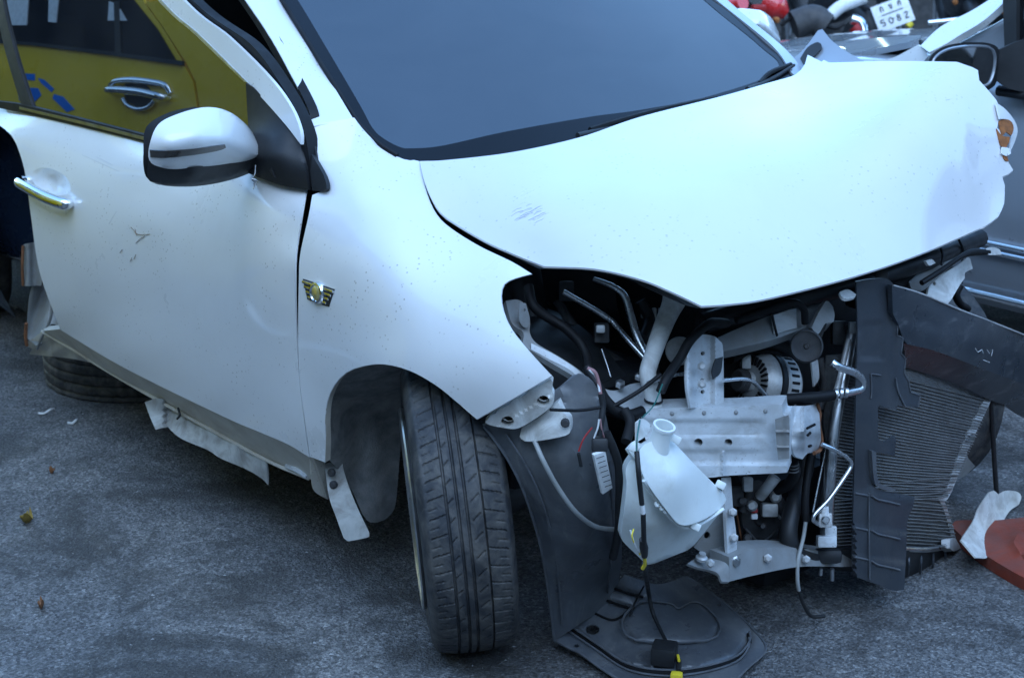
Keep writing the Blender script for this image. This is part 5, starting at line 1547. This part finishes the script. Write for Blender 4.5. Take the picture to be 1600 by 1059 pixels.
tdoor = tpatch("door", taxi, [(-60, 62), (60, 72), (180, 88), (292, 103), (306, 128), (312, 165), (314, 250), (-60, 250)], YELP, off=.014, th=.02)
tpatch("door", taxi, [(318, 250), (316, 165), (310, 128), (296, 100), (262, 48), (232, 4), (470, 4), (470, 250)], YELP, off=.013, th=.02)
tpatch("window_surround", taxi, [(-60, 60), (60, 70), (180, 86), (292, 101), (262, 50), (230, 6), (215, -40), (-60, -40)], YELP, off=.012, th=.012)
win = tpatch("side_window", taxi, [(-60, 60), (60, 68), (180, 82), (280, 95), (252, 48), (215, 2), (190, -40), (-60, -40)], GLASS_B, off=.018, th=.012)
tpatch("window_divider", win, [(186, 4), (194, 4), (197, 84), (188, 83)], BLACK, off=.024, th=.01)
tpatch("belt_strip", taxi, [(-60, 60), (60, 68), (180, 82), (294, 97), (294, 104), (180, 88), (60, 73), (-60, 64)], BLACK, off=.026, th=.01)
tpatch("window_daylight_patch", win, [(4, 0), (52, 0), (49, 41), (6, 41)], LABEL, off=.022, th=.006)  # white patches stand in for brightness seen through the taxi's windows
tpatch("window_daylight_patch", win, [(84, 0), (99, 0), (95, 37), (83, 36)], LABEL, off=.022, th=.006)
tpatch("window_daylight_patch", win, [(178, 4), (190, 8), (205, 34), (176, 34)], LABEL, off=.022, th=.006)


def tp3(u, v, off):
    s_, z_ = taxi_px(u, v)
    return TS.p(s_, -off, z_)


hb_ = tube("door_handle", tdoor, [tp3(180, 143, .014), tp3(186, 143, .05), tp3(210, 144, .056), tp3(240, 147, .056), tp3(264, 153, .05), tp3(270, 155, .014)], [.010, .012, .013, .013, .012, .010], CHROME, n=14)
tube("handle_bezel", hb_, [tp3(178, 135, .018), tp3(190, 129, .024), tp3(215, 127, .026), tp3(245, 130, .026), tp3(266, 135, .024), tp3(272, 147, .018)], [.008, .011, .012, .012, .011, .008], CHROME, n=12)
tpatch("handle_recess", tdoor, [(196, 139), (204, 132), (218, 130), (232, 133), (240, 140), (246, 158), (238, 168), (222, 169), (206, 160)], BLACK, off=.020, th=.006)
tube("handle_cup_rim", hb_, [tp3(200, 156, .022), tp3(208, 166, .024), tp3(224, 172, .024), tp3(240, 169, .024), tp3(249, 159, .022)], .008, CHROME, n=8)
for q in ([(28, 114), (60, 117), (60, 127), (28, 124)], [(65, 123), (75, 126), (90, 140), (86, 145), (70, 131)], [(50, 138), (65, 139), (70, 150), (60, 160), (36, 158), (34, 146), (48, 147)], [(90, 148), (104, 152), (122, 172), (110, 176), (88, 155)]):
    tpatch("door_print", tdoor, q, BLUEG, off=.0165, th=.004)

# silver car behind the wreck, facing the other way
SO = at(1436, 72, 'x', -1.55)
SO.z = 0
silver, SS = parked_car("silver_car", "silver car parked behind the wreck with a black door mirror and chrome side strip", (-1.55, SO.y, 0), (0, -1, 0), (-1, 0, 0), 1.72, SILVERP,
                        bodysecs(-3.1, 1.5, .96, .86), cabsecs(-.02, -.75, -2.2, -2.9, .96, 1.50), .96, 1.50,
                        [[(-.42, .97), (-1.35, .99), (-1.35, 1.40), (-.95, 1.40)], [(-1.42, .99), (-2.2, 1.0), (-2.15, 1.38), (-1.42, 1.40)]], (.85, -1.75),
                        seams=[[(-.22, -.002, .30), (-.20, -.003, .60), (-.24, .008, .86), (-.10, .03, .955)], [(-1.38, -.002, .30), (-1.38, -.003, .6), (-1.38, .010, .9)]])
sx = -1.55
zs = at(1570, 383, 'x', sx).z
y0 = at(1500, 370, 'x', sx).y
for dz in (0, -.026):
    tube("side_strip", silver, [Vector((sx + .006, y0, zs + dz)), Vector((sx + .010, y0 + .05, zs + dz)), Vector((sx + .010, y0 + 1.2, zs + dz)), Vector((sx + .008, y0 + 2.4, zs + dz + .01))], .009, CHROME, n=8)
tube("sill_trim", silver, [Vector((sx - .03, y0 - .1, .275)), Vector((sx - .02, y0 + .6, .275)), Vector((sx - .02, y0 + 2.0, .275))], .016, CHROME, n=8)
# its mirror: glass looks back along the car
mo = [(1450, 120), (1449, 104), (1456, 86), (1475, 73), (1505, 67), (1540, 67), (1558, 74), (1563, 90), (1560, 120), (1550, 138), (1525, 144), (1480, 138)]
MY = at(1556, 100, 'x', -1.46).y
MD = [(1450, 100, 'y', MY + .05), (1560, 75, 'y', MY), (1555, 135, 'y', MY), (1480, 138, 'y', MY + .04)]
smir = panel("door_mirror", silver, mo, MD, BLACK, step=6, ext=FW * .07)
mi = [(1456, 118), (1455, 104), (1462, 89), (1480, 78), (1508, 73), (1540, 73), (1552, 80), (1555, 96), (1550, 122), (1540, 134), (1515, 136), (1480, 130)]
panel("mirror_glass", smir, mi, MD, CHROME, step=8, thick=.002, disp=lambda u, v: .003)
rim_ = [Depth(MD)(u, v) + (CAM - Depth(MD)(u, v)).normalized() * .004 for u, v in mi]
tube("mirror_rim", smir, crom(rim_, 3, True) + [rim_[0]], .004, SILVERP, n=6, raw=True)
panel("mirror_foot", silver, [(1556, 80, 1), (1600, 62), (1640, 60, 1), (1640, 150, 1), (1580, 140), (1556, 125, 1)], [(1556, 80, 'x', -1.47), (1640, 60, 'x', -1.57), (1640, 150, 'x', -1.56), (1556, 125, 'x', -1.47)], BLACK, step=10, thick=.03)
panel("window_pillar", silver, [(1566, -20, 1), (1588, -20, 1), (1588, 145, 1), (1572, 145, 1)], [(1566, -20, 'x', -1.58), (1588, 145, 'x', -1.535), (1566, 145, 'x', -1.535)], BLACK, step=12, thick=.02)
panel("window_pillar", silver, [(1590, -20, 1), (1640, -20, 1), (1640, 142, 1), (1591, 145, 1)], [(1590, -20, 'x', -1.60), (1640, 145, 'x', -1.55), (1590, 145, 'x', -1.55)], GLASS_B, step=12, thick=.01)
tube("belt_seal", silver, [at(1560, 142, 'x', -1.535), at(1600, 148, 'x', -1.53), at(1660, 156, 'x', -1.53)], .016, BLACK, n=8)
spil = panel("front_pillar", silver, [(1438, 72, 1), (1470, 42), (1520, 16), (1570, -16, 1), (1590, -16, 1), (1540, 30), (1500, 55), (1476, 70), (1452, 82, 1)],
             [(1438, 72, 'x', -1.56), (1570, -16, 'x', -1.66), (1590, -16, 'x', -1.62), (1476, 70, 'x', -1.54)], PAINT, step=8, thick=.02)  # white paint stands in for sky brightness on the silver pillar
sf = panel("front_wing", silver, [(1340, 96, 1), (1390, 92), (1420, 78), (1435, 70, 1), (1450, 88), (1456, 130, 1), (1340, 140, 1)], [(1340, 96, 'x', -1.56), (1435, 70, 'x', -1.56), (1456, 130, 'x', -1.535), (1340, 140, 'x', -1.53)], PAINT, step=8, thick=.01)  # sky brightness on the silver wing put in as white paint
panel("raised_bonnet", silver, [(1180, 76, 1), (1250, 72), (1340, 62), (1440, 55, 1), (1435, 62), (1400, 70), (1340, 82), (1300, 84), (1240, 92), (1190, 90, 1)],
      [(1180, 76, 'x', -2.0), (1440, 55, 'x', -1.8), (1340, 84, 'x', -1.66), (1190, 90, 'x', -1.7)], SILVERP, step=8, thick=.02)
panel("bonnet_gap", silver, [(1180, 88, 1), (1300, 82), (1400, 68), (1440, 62, 1), (1430, 80), (1390, 96), (1300, 106), (1180, 106, 1)], [(1180, 88, 'x', -1.78), (1440, 62, 'x', -1.72), (1390, 96, 'x', -1.70), (1180, 106, 'x', -1.72)], BAYBLACK, step=10, thick=.02)

# dark blue car far at the left edge
DB = at(20, 446, 'z', .22)
dark, DS = parked_car("dark_car", "dark blue car parked far behind the wreck at the left edge", (DB.x + .12, DB.y - .10, 0), (.30, .954, 0), (-.954, .30, 0), 1.7, BLUEP,
                      bodysecs(-3.9, .25, .95, .9), cabsecs(-1.0, -1.6, -2.9, -3.5, .95, 1.45), .95, 1.45, [[(-1.6, .97), (-2.8, .98), (-2.7, 1.36), (-1.8, 1.36)]], (-.5, -3.0))


# ------------------------------------------------------------------ motorbikes in the row behind
def motorbike(label, c, yaw, paintm, plate=False, lean=.12):
    f = Vector((math.cos(yaw), math.sin(yaw), 0))
    s = Vector((-f.y, f.x, 0))
    up = (Vector((0, 0, 1)) + s * lean).normalized()
    b = thing("motorbike", label, "motorbike", c, "motorbikes parked in a row behind")
    o = Vector(c)

    def P(x, y_, z):
        return o + f * x + s * y_ + up * z
    for x in (0, 1.22):
        w_ = lathe("wheel", b, P(x, 0, .28), s, [(.20, -.03), (.26, -.04), (.28, 0), (.26, .04), (.20, .03), (.19, 0), (.20, -.03)], RUBBER, n=28)
        lathe("hub", w_, P(x, 0, .28), s, [(0, .03), (.05, .03), (.06, 0), (.05, -.03), (0, -.03)], ALU, n=14)
        for k in range(6):
            a = k * math.pi / 3
            tube("spoke", w_, [P(x, 0, .28), P(x + .19 * math.cos(a), 0, .28 + .19 * math.sin(a))], .008, ALU, n=5, seg=1)
    tube("seat", b, [P(-.12, 0, .80), P(.1, 0, .79), P(.4, 0, .74), P(.55, 0, .76)], [.07, .11, .11, .06], BLACK, n=12)
    tube("tail", b, [P(-.28, 0, .78), P(-.05, 0, .70), P(.3, 0, .62), P(.6, 0, .58)], [.04, .09, .12, .08], paintm, n=12)
    tube("frame", b, [P(.5, 0, .62), P(.75, 0, .42), P(1.0, 0, .6), P(1.05, 0, .88)], [.08, .07, .09, .05], paintm, n=10)
    tube("engine", b, [P(.45, 0, .36), P(.75, 0, .32)], [.10, .12], GRIME, n=10)
    for q in (-.06, .06):
        tube("fork", b, [P(1.22, q, .28), P(1.02, q, .92)], .018, CHROME, n=8)
    tube("handlebar", b, [P(.98, -.32, 1.0), P(1.04, -.1, .98), P(1.04, .1, .98), P(.98, .32, 1.0)], .014, CHROME, n=8)
    tube("exhaust", b, [P(.6, .14, .28), P(.2, .16, .30), P(-.25, .17, .36)], [.025, .045, .05], CHROME, n=12)
    tube("mudguard", b, [P(-.36, 0, .46), P(-.30, 0, .60), P(-.1, 0, .64), P(.1, 0, .60)], [.03, .05, .05, .04], BLACK, n=8)
    box("tail_lamp", b, P(-.31, 0, .73), (s, up, f), (.075, .035, .05), RED, bev=.012)
    for q in (-.14, .14):
        lathe("indicator", b, P(-.28, q * .8, .66), -f, [(0, .012), (.012, .01), (.017, 0), (.015, -.03)], AMBER, n=12)
    return b, P, f, s, up


PC = at(1395, 22, 'z', .62)
pa = math.atan2(PC.y - CAM.y, PC.x - CAM.x)
b1, P1, f1, s1, u1 = motorbike("black motorbike with a white number plate behind the silver car", PC + Vector((math.cos(pa + .35) * .40, math.sin(pa + .35) * .40, -.62)), pa + .35, BLACK, lean=.2)
# number plate, built as a flat board on a stay behind the lamp
PC = CAM + (PC - CAM) * .945
rx = (RT * math.cos(.36) + UP * math.sin(.36)).normalized()
uy = (UP * math.cos(.36) - RT * math.sin(.36)).normalized()
rx = (rx * 1.0).normalized()
nb_ = rx.cross(uy)
pl_ = box("number_plate", b1, PC, (rx, uy, nb_), (.205, .145, .006), LABEL, bev=.002)
pl_["label"] = "white number plate with two rows of black characters"
INK = mat("plate_ink", (.02, .02, .022), .6)


def glyph(strokes, cx, cy, sc, off=.0042):
    for st_ in strokes:
        tube("plate_character", pl_, [PC + rx * (cx + a * sc) + uy * (cy + b * sc) + nb_ * off for a, b in st_], sc * .13, INK, n=5, seg=3)


G5 = [[(.4, .7), (-.4, .7), (-.4, .1), (.1, .15), (.4, -.2), (.1, -.65), (-.4, -.6)]]
G0 = [[(0, .7), (-.4, .3), (-.4, -.3), (0, -.7), (.4, -.3), (.4, .3), (0, .7)]]
G8 = [[(0, .05), (-.33, .35), (0, .7), (.33, .35), (0, .05), (-.4, -.3), (0, -.7), (.4, -.3), (0, .05)]]
G2 = [[(-.4, .45), (0, .7), (.35, .4), (-.4, -.65), (.42, -.65)]]
T1 = [[(-.35, -.65), (-.35, .4), (0, .7), (.35, .4), (.35, -.65)], [(-.35, .1), (-.1, .2)]]
T2 = [[(-.4, .2), (-.1, .6), (-.1, -.4), (.1, -.65), (.35, -.3), (.35, .65)]]
T3 = [[(-.35, -.65), (-.3, .3), (0, .7), (.35, .3), (.35, -.65)], [(.35, .5), (.5, .8)], [(-.2, .0), (.1, .15)]]
for gph, cx in ((T1, -.05), (T2, 0), (T3, .05)):
    glyph(gph, cx, .042, .020)
for gph, cx in ((G5, -.066), (G0, -.022), (G8, .022), (G2, .066)):
    glyph(gph, cx, -.030, .024)
tube("plate_line", pl_, [PC + rx * -.06 + uy * .010 + nb_ * .004, PC + rx * .06 + uy * .010 + nb_ * .004], .003, INK, n=5, seg=2)
q1 = at(1250, 20, 'z', .55)
motorbike("black and red motorbike left of the plated motorbike", q1 + Vector((.2, -.4, -.55)), pa + .2, BLACK, lean=-.15)
q2 = at(1330, 8, 'z', .75)
motorbike("dark motorbike with a chrome exhaust between the other motorbikes", q2 + Vector((.1, -.6, -.75)), pa + .45, GRIME, lean=.1)
q3 = at(1490, 15, 'z', .75)
motorbike("dark motorbike half hidden by the silver car's pillar", q3 + Vector((FW.x * 1.6 + RT.x * .55, FW.y * 1.6 + RT.y * .55, -.75)), pa + .1, BAYBLACK, lean=.1)
q4 = at(1560, 10, 'z', .8)
motorbike("black motorbike at the right end of the row", q4 + Vector((FW.x * 1.4 + RT.x * .4, FW.y * 1.4 + RT.y * .4, -.8)), pa + .2, BAYBLACK, lean=-.1)
q5 = at(1190, 14, 'z', .72)
motorbike("motorbike with red bodywork showing just above the far door mirror", q5 + Vector((.15, -.2, -.72)), pa + .9, REDP, lean=.1)
tube("plate_stay", b1, [PC - nb_ * .04 + Vector((0, 0, -.05)), PC - nb_ * .06 + Vector((0, 0, .0)), P1(-.1, 0, .66)], .012, BLACK, n=6)


def tq(u, v, t):
    return CAM + ray(u, v) * t


for nm, pts, r_, m_ in (("mudguard_trim", [(1298, 24), (1312, 12), (1332, 3), (1352, -4)], .035, LABEL), ("lamp_shell", [(1330, 30), (1342, 34), (1348, 44), (1350, 56)], .03, CHROME), ("lamp_lens", [(1334, 42), (1340, 50), (1338, 58)], .035, RED),
                        ("chrome_pipe", [(1408, 34), (1418, 30)], .022, CHROME), ("amber_lens", [(1418, 42), (1424, 36)], .018, YELLOWW), ("red_lens", [(1417, 26), (1423, 20)], .025, RED), ("shock_absorber", [(1394, 36), (1396, 50)], .015, LABEL),
                        ("side_rail", [(1450, 36), (1480, 33), (1520, 28)], .014, CHROME), ("crank_case", [(1240, 40), (1270, 30), (1290, 42)], .08, GRIME), ("rear_box", [(1372, -8), (1410, -12)], .07, BLACK),
                        ("gold_trim", [(1302, 14), (1318, 4)], .014, YELLOWW), ("red_cowl", [(1160, -8), (1192, 2), (1214, 14), (1228, 24)], [.05, .09, .08, .03], REDP), ("cable", [(1220, 40), (1250, 24), (1300, 44), (1320, 38)], .010, SEAL)):
    tube(nm, b1, [tq(u, v, 9.4 if nm == 'rear_box' else 9.1) for u, v in pts], r_, m_, n=10)
# dark boarded wall closing the yard behind the row
bw = thing("boarded_wall", "dark boarded wall behind the row of motorbikes", "wall", at(1350, 0, 't', 13.5))
wc = at(1350, 0, 't', 13.5)
wd = RT
for k in range(-16, 17):
    box("plank", bw, Vector((wc.x, wc.y, 1.3)) + Vector((wd.x, wd.y, 0)) * k * .62, (Vector((wd.x, wd.y, 0)).normalized(), Vector((-wd.y, wd.x, 0)).normalized(), Vector((0, 0, 1))), (.60, .04 + .012 * (k % 2), 2.6), GRIME, bev=.006)


# ------------------------------------------------------------------ unseen houses added to block horizon glow, behind and beside the camera
CONC = mat("weathered_render", (.30, .29, .27), .85, var=.15, scale=1.2, dust=(.16, .15, .14), dust_amt=.6, dust_scale=1.5)


def building(label, org, along, n_bays, H):
    """row of bays with windows; along: direction of the facade"""
    a_ = Vector(along).normalized()
    nrm = Vector((a_.y, -a_.x, 0))
    b = thing("glow_blocking_house", label, "light-blocking building", org)
    o = Vector(org)
    L = n_bays * 4.0
    box("wall", b, o + a_ * L / 2 + nrm * -3 + Vector((0, 0, H / 2)), (a_, nrm, Vector((0, 0, 1))), (L, 6, H), CONC, bev=.02)
    box("parapet", b, o + a_ * L / 2 + nrm * .1 + Vector((0, 0, H + .2)), (a_, nrm, Vector((0, 0, 1))), (L + .2, .35, .5), CONC, bev=.02)
    for k in range(n_bays):
        c = o + a_ * (k * 4 + 2)
        sh_ = box("shutter", b, c + nrm * .03 + Vector((0, 0, 1.3)), (a_, nrm, Vector((0, 0, 1))), (3.2, .06, 2.6), GRIME, bev=.01)
        w_ = box("window", b, c + nrm * .03 + Vector((0, 0, 4.4)), (a_, nrm, Vector((0, 0, 1))), (2.2, .07, 1.3), GLASS_B, bev=.01)
        box("window_sill", w_, c + nrm * .09 + Vector((0, 0, 3.68)), (a_, nrm, Vector((0, 0, 1))), (2.5, .2, .08), CONC, bev=.01)
    return b


building("unseen grey house row added to block horizon glow beside the taxi", (8.5, 12, 0), (0, -1, 0), 7, 7.0)
building("unseen grey house row added to block horizon glow behind the photographer", (-12, 10.5, 0), (1, 0, 0), 5, 6.0)

# ------------------------------------------------------------------ small wear and clutter on the wreck
SCUFF = mat("brown_scuff", (.22, .15, .09), .8)
GSCUFF = mat("grey_scuff", (.56, .57, .60), .7)


def scuff(parent, D, pts, r, m):
    tube("scuff", parent, [D(u, v) + (CAM - D(u, v)).normalized() * (r * .25) for u, v in pts], r, m, n=4, seg=3)


for q in (((204, 355), (209, 360), (214, 368)), ((211, 358), (213, 365), (222, 367), (234, 366)), ((212, 380), (218, 374), (226, 369)), ((187, 395), (191, 390)), ((203, 409), (206, 403)), ((209, 405), (212, 398))):
    scuff(door, DOORD, q, .0007, SCUFF)
for q in (((128, 242), (150, 252), (186, 268)), ((150, 245), (176, 258)), ((170, 350), (182, 330))):
    scuff(door, DOORD, q, .0005, GSCUFF)
rr_ = random.Random(5)
for k in range(26):
    u, v = 797 + rr_.random() * 45, 320 + rr_.random() * 26
    L_ = rr_.uniform(4, 22)
    scuff(hood, HOODD, ((u, v + L_ * .28), (u + L_ * .45, v + rr_.uniform(-1, 1)), (u + L_, v - L_ * .2)), rr_.uniform(.0002, .0005), GSCUFF)
scuff(hood, HOODD, ((1478, 157), (1490, 154), (1497, 148)), .0012, GSCUFF)
# more hoses, plugs and brackets in the engine bay
for pts, r_, m_ in (([(1000, 470, .2), (1015, 500, .22), (1005, 530, .25)], .012, BAYBLACK), ([(870, 470, .05), (905, 520, .1), (960, 560, .15), (1000, 580, .2)], .010, GRIME), ([(940, 545, .2), (950, 575, .22), (958, 602, .24)], .0018, PIPE),
                    ([(1140, 560, .3), (1170, 548, .3), (1215, 556, .33), (1240, 590, .34)], .012, SEAL), ([(1130, 490, .3), (1180, 470, .34), (1230, 462, .36)], .010, GRIME), ([(1280, 560, .36), (1290, 600, .38), (1280, 640, .39)], .010, GRIME),
                    ([(1160, 740, .34), (1170, 770, .34), (1160, 800, .34)], .010, GRIME), ([(1215, 780, .36), (1228, 810, .37), (1220, 850, .38)], .012, GRIME), ([(1280, 640, .40), (1286, 720, .42), (1276, 790, .43)], .006, SEAL),
                    ([(1300, 660, .43), (1282, 740, .44), (1270, 800, .45)], .0025, PIPE), ([(975, 640, .38), (985, 660, .40), (978, 690, .42)], .010, SEAL), ([(860, 640, .36), (905, 641, .37), (940, 636, .385)], .003, SEAL)):
    tube("engine_hose", CAR, [Y(*q) for q in pts], r_, m_, n=10)
for (u, v, y, sx_, sy_, m_) in ((940, 520, .18, .03, .04, GRIME), (938, 514, .20, .018, .016, CAST), (1008, 486, .20, .016, .03, CAST), (1022, 492, .21, .008, .03, CAST), (1032, 492, .22, .008, .03, CAST), (1165, 565, .30, .02, .03, CAST), (1310, 520, .38, .03, .05, BAYBLACK), (1375, 430, .42, .03, .03, GRIME),
                              (1395, 420, .40, .02, .03, PRIMER_D), (1150, 775, .34, .03, .04, GRIME), (1215, 850, .40, .03, .02, GRIME), (1168, 756, .36, .02, .03, CAST), (885, 455, .1, .03, .04, GRIME)):
    box("engine_plug", CAR, Y(u, v, y), (RT, UP, -FW), (sx_, sy_, .03), m_, bev=.004)

# pale dusty tubes draw edge highlights, dark tubes groove shade, on shield and liner
BEAD = mat("dusty_highlight_bead", (.10, .105, .115), .5, var=.3, scale=30)
SHD = Depth([(866, 1001, 'z', .03), (960, 917, 'z', .10), (976, 897, 'z', .13), (1072, 900, 'z', .075), (1198, 1014, 'z', .018), (1100, 1078, 'z', .02), (950, 1050, 'z', .018), (1000, 980, 'z', .045), (1100, 980, 'z', .04)])


def on_shield(u, v, h):
    return CAM + ray(u, v) * (float(SHD.ts([(u, v)])[0]) - h)


tube("highlight_bead", shield, crom([on_shield(u, v, .016) for u, v in emb], 3, True) + [on_shield(emb[0][0], emb[0][1], .016)], .0026, BEAD, n=6, raw=True)
tube("highlight_bead", shield, [on_shield(u + 1, v - 4, .006) for u, v in groove], .0024, BEAD, n=6)
tube("highlight_bead", shield, [on_shield(u, v + 5, .006) for u, v in groove], .0020, BEAD, n=6)
tube("groove", shield, [on_shield(u, v, -.004) for u, v in groove], .0045, SEAL, n=6)  # dark tube colours in the shade of the groove
tube("shield_edge_highlight", shield, [on_shield(u, v, .001) for u, v in ((868, 1000), (888, 1011), (908, 1021), (940, 1044), (980, 1067), (1030, 1081))], .0028, BEAD, n=6)
tube("shield_edge_highlight", shield, [on_shield(u, v, .001) for u, v in ((1074, 901), (1092, 912), (1120, 932), (1142, 950), (1176, 982), (1197, 1013), (1168, 1043), (1150, 1061))], .0026, BEAD, n=6)
for gg in (((958, 918), (980, 926), (1005, 932)), ((948, 938), (966, 944), (985, 950)), ((930, 958), (955, 968), (972, 962), (985, 948))):
    tube("groove", shield, [on_shield(u, v, .002) for u, v in gg], .003, SEAL, n=6)


def on_liner(u, v, h=.003):
    return CAM + ray(u, v) * (float(LIND.ts([(u, v)])[0]) - h)


tube("liner_edge_highlight", liner, [on_liner(u, v) for u, v in ((756, 666), (772, 686), (796, 722), (819, 770), (841, 840), (853, 900), (861, 960), (866, 1000))], .0030, BEAD, n=6)
tube("liner_rib_highlight", liner, [on_liner(u, v, .008) for u, v in ((790, 678), (815, 715), (838, 760), (858, 820), (872, 900), (878, 975))], .0022, BEAD, n=6)
tube("liner_rib_highlight", liner, [on_liner(u, v, .012) for u, v in ((952, 720), (957, 780), (956, 860), (950, 925))], .0028, BEAD, n=6)

for (u, v) in ((1050, 646), (1100, 645), (1150, 644), (1196, 642)):
    lathe("weld_spot", rail, CAM + ray(u, v) * (float(Depth(RAIL).ts([(u, v)])[0]) - .001), -FW, [(0, .002), (.003, .0015), (.0045, 0), (.0045, -.004)], PRIMER_D, n=10)
for (u, v, y) in ((1097, 572, .415), (1097, 600, .43), (1145, 800, .475), (1147, 840, .48), (1110, 880, .50), (1200, 872, .49), (1260, 874, .475)):
    lathe("bolt", CAR, Y(u, v, y), -FW, [(0, .006), (.005, .006), (.0065, .003), (.009, .001), (.009, -.006)], CAST, n=6)
# stamped number on the liner sticker
for k in range(7):
    a_, b_ = (932 + k * 2.2, 716 + k * 7.4), (944 + k * 2.0, 712 + k * 7.4)
    tube("printed_line", lb, [Y(a_[0], a_[1], .4085), Y(b_[0], b_[1], .4115)], .0007, INK, n=4, seg=2)


def on_shroud(u, v, h):
    return CAM + ray(u, v) * (float(Depth(SH).ts([(u, v)])[0]) - sh2(u, v) - h)


for v0 in (768, 822, 868):
    tube("shroud_rib", shr, [on_shroud(1336, v0 + 2, .002), on_shroud(1346, v0 + 4, .002), on_shroud(1356, v0 + 6, .002)], .0024, BEAD, n=6)
for v0 in (778, 832, 880):
    tube("shroud_rib", shr, [on_shroud(1362, v0 - 4, .003), on_shroud(1372, v0 + 2, .003), on_shroud(1390, v0 + 6, .003), on_shroud(1406, v0 + 10, .003)], .0024, BEAD, n=6)
tube("shroud_rib", shr, [on_shroud(1358, 770, .004), on_shroud(1358, 840, .004), on_shroud(1359, 905, .004)], .0020, BEAD, n=6)
for ch in ([(1396, 470), (1392, 492), (1394, 498), (1403, 503), (1402, 524), (1411, 528), (1408, 552), (1415, 560), (1413, 582), (1420, 596), (1423, 613), (1437, 617), (1434, 636)],):
    tube("torn_edge_highlight", shr, [on_shroud(u, v, .001) for u, v in ch], .0016, BEAD, n=5, seg=2)  # pale tube draws a highlight along the torn rim
tube("shroud_rib", shr, [on_shroud(1361, 584, .003), on_shroud(1362, 610, .003), on_shroud(1361, 622, .003)], .0016, BEAD, n=5)
tube("shroud_rib", shr, [on_shroud(1361, 584, .003), on_shroud(1376, 586, .003)], .0016, BEAD, n=5, seg=2)
tube("shroud_rib", shr, [on_shroud(1400, 590, .004), on_shroud(1404, 612, .004), on_shroud(1414, 634, .004)], .0018, BEAD, n=5)
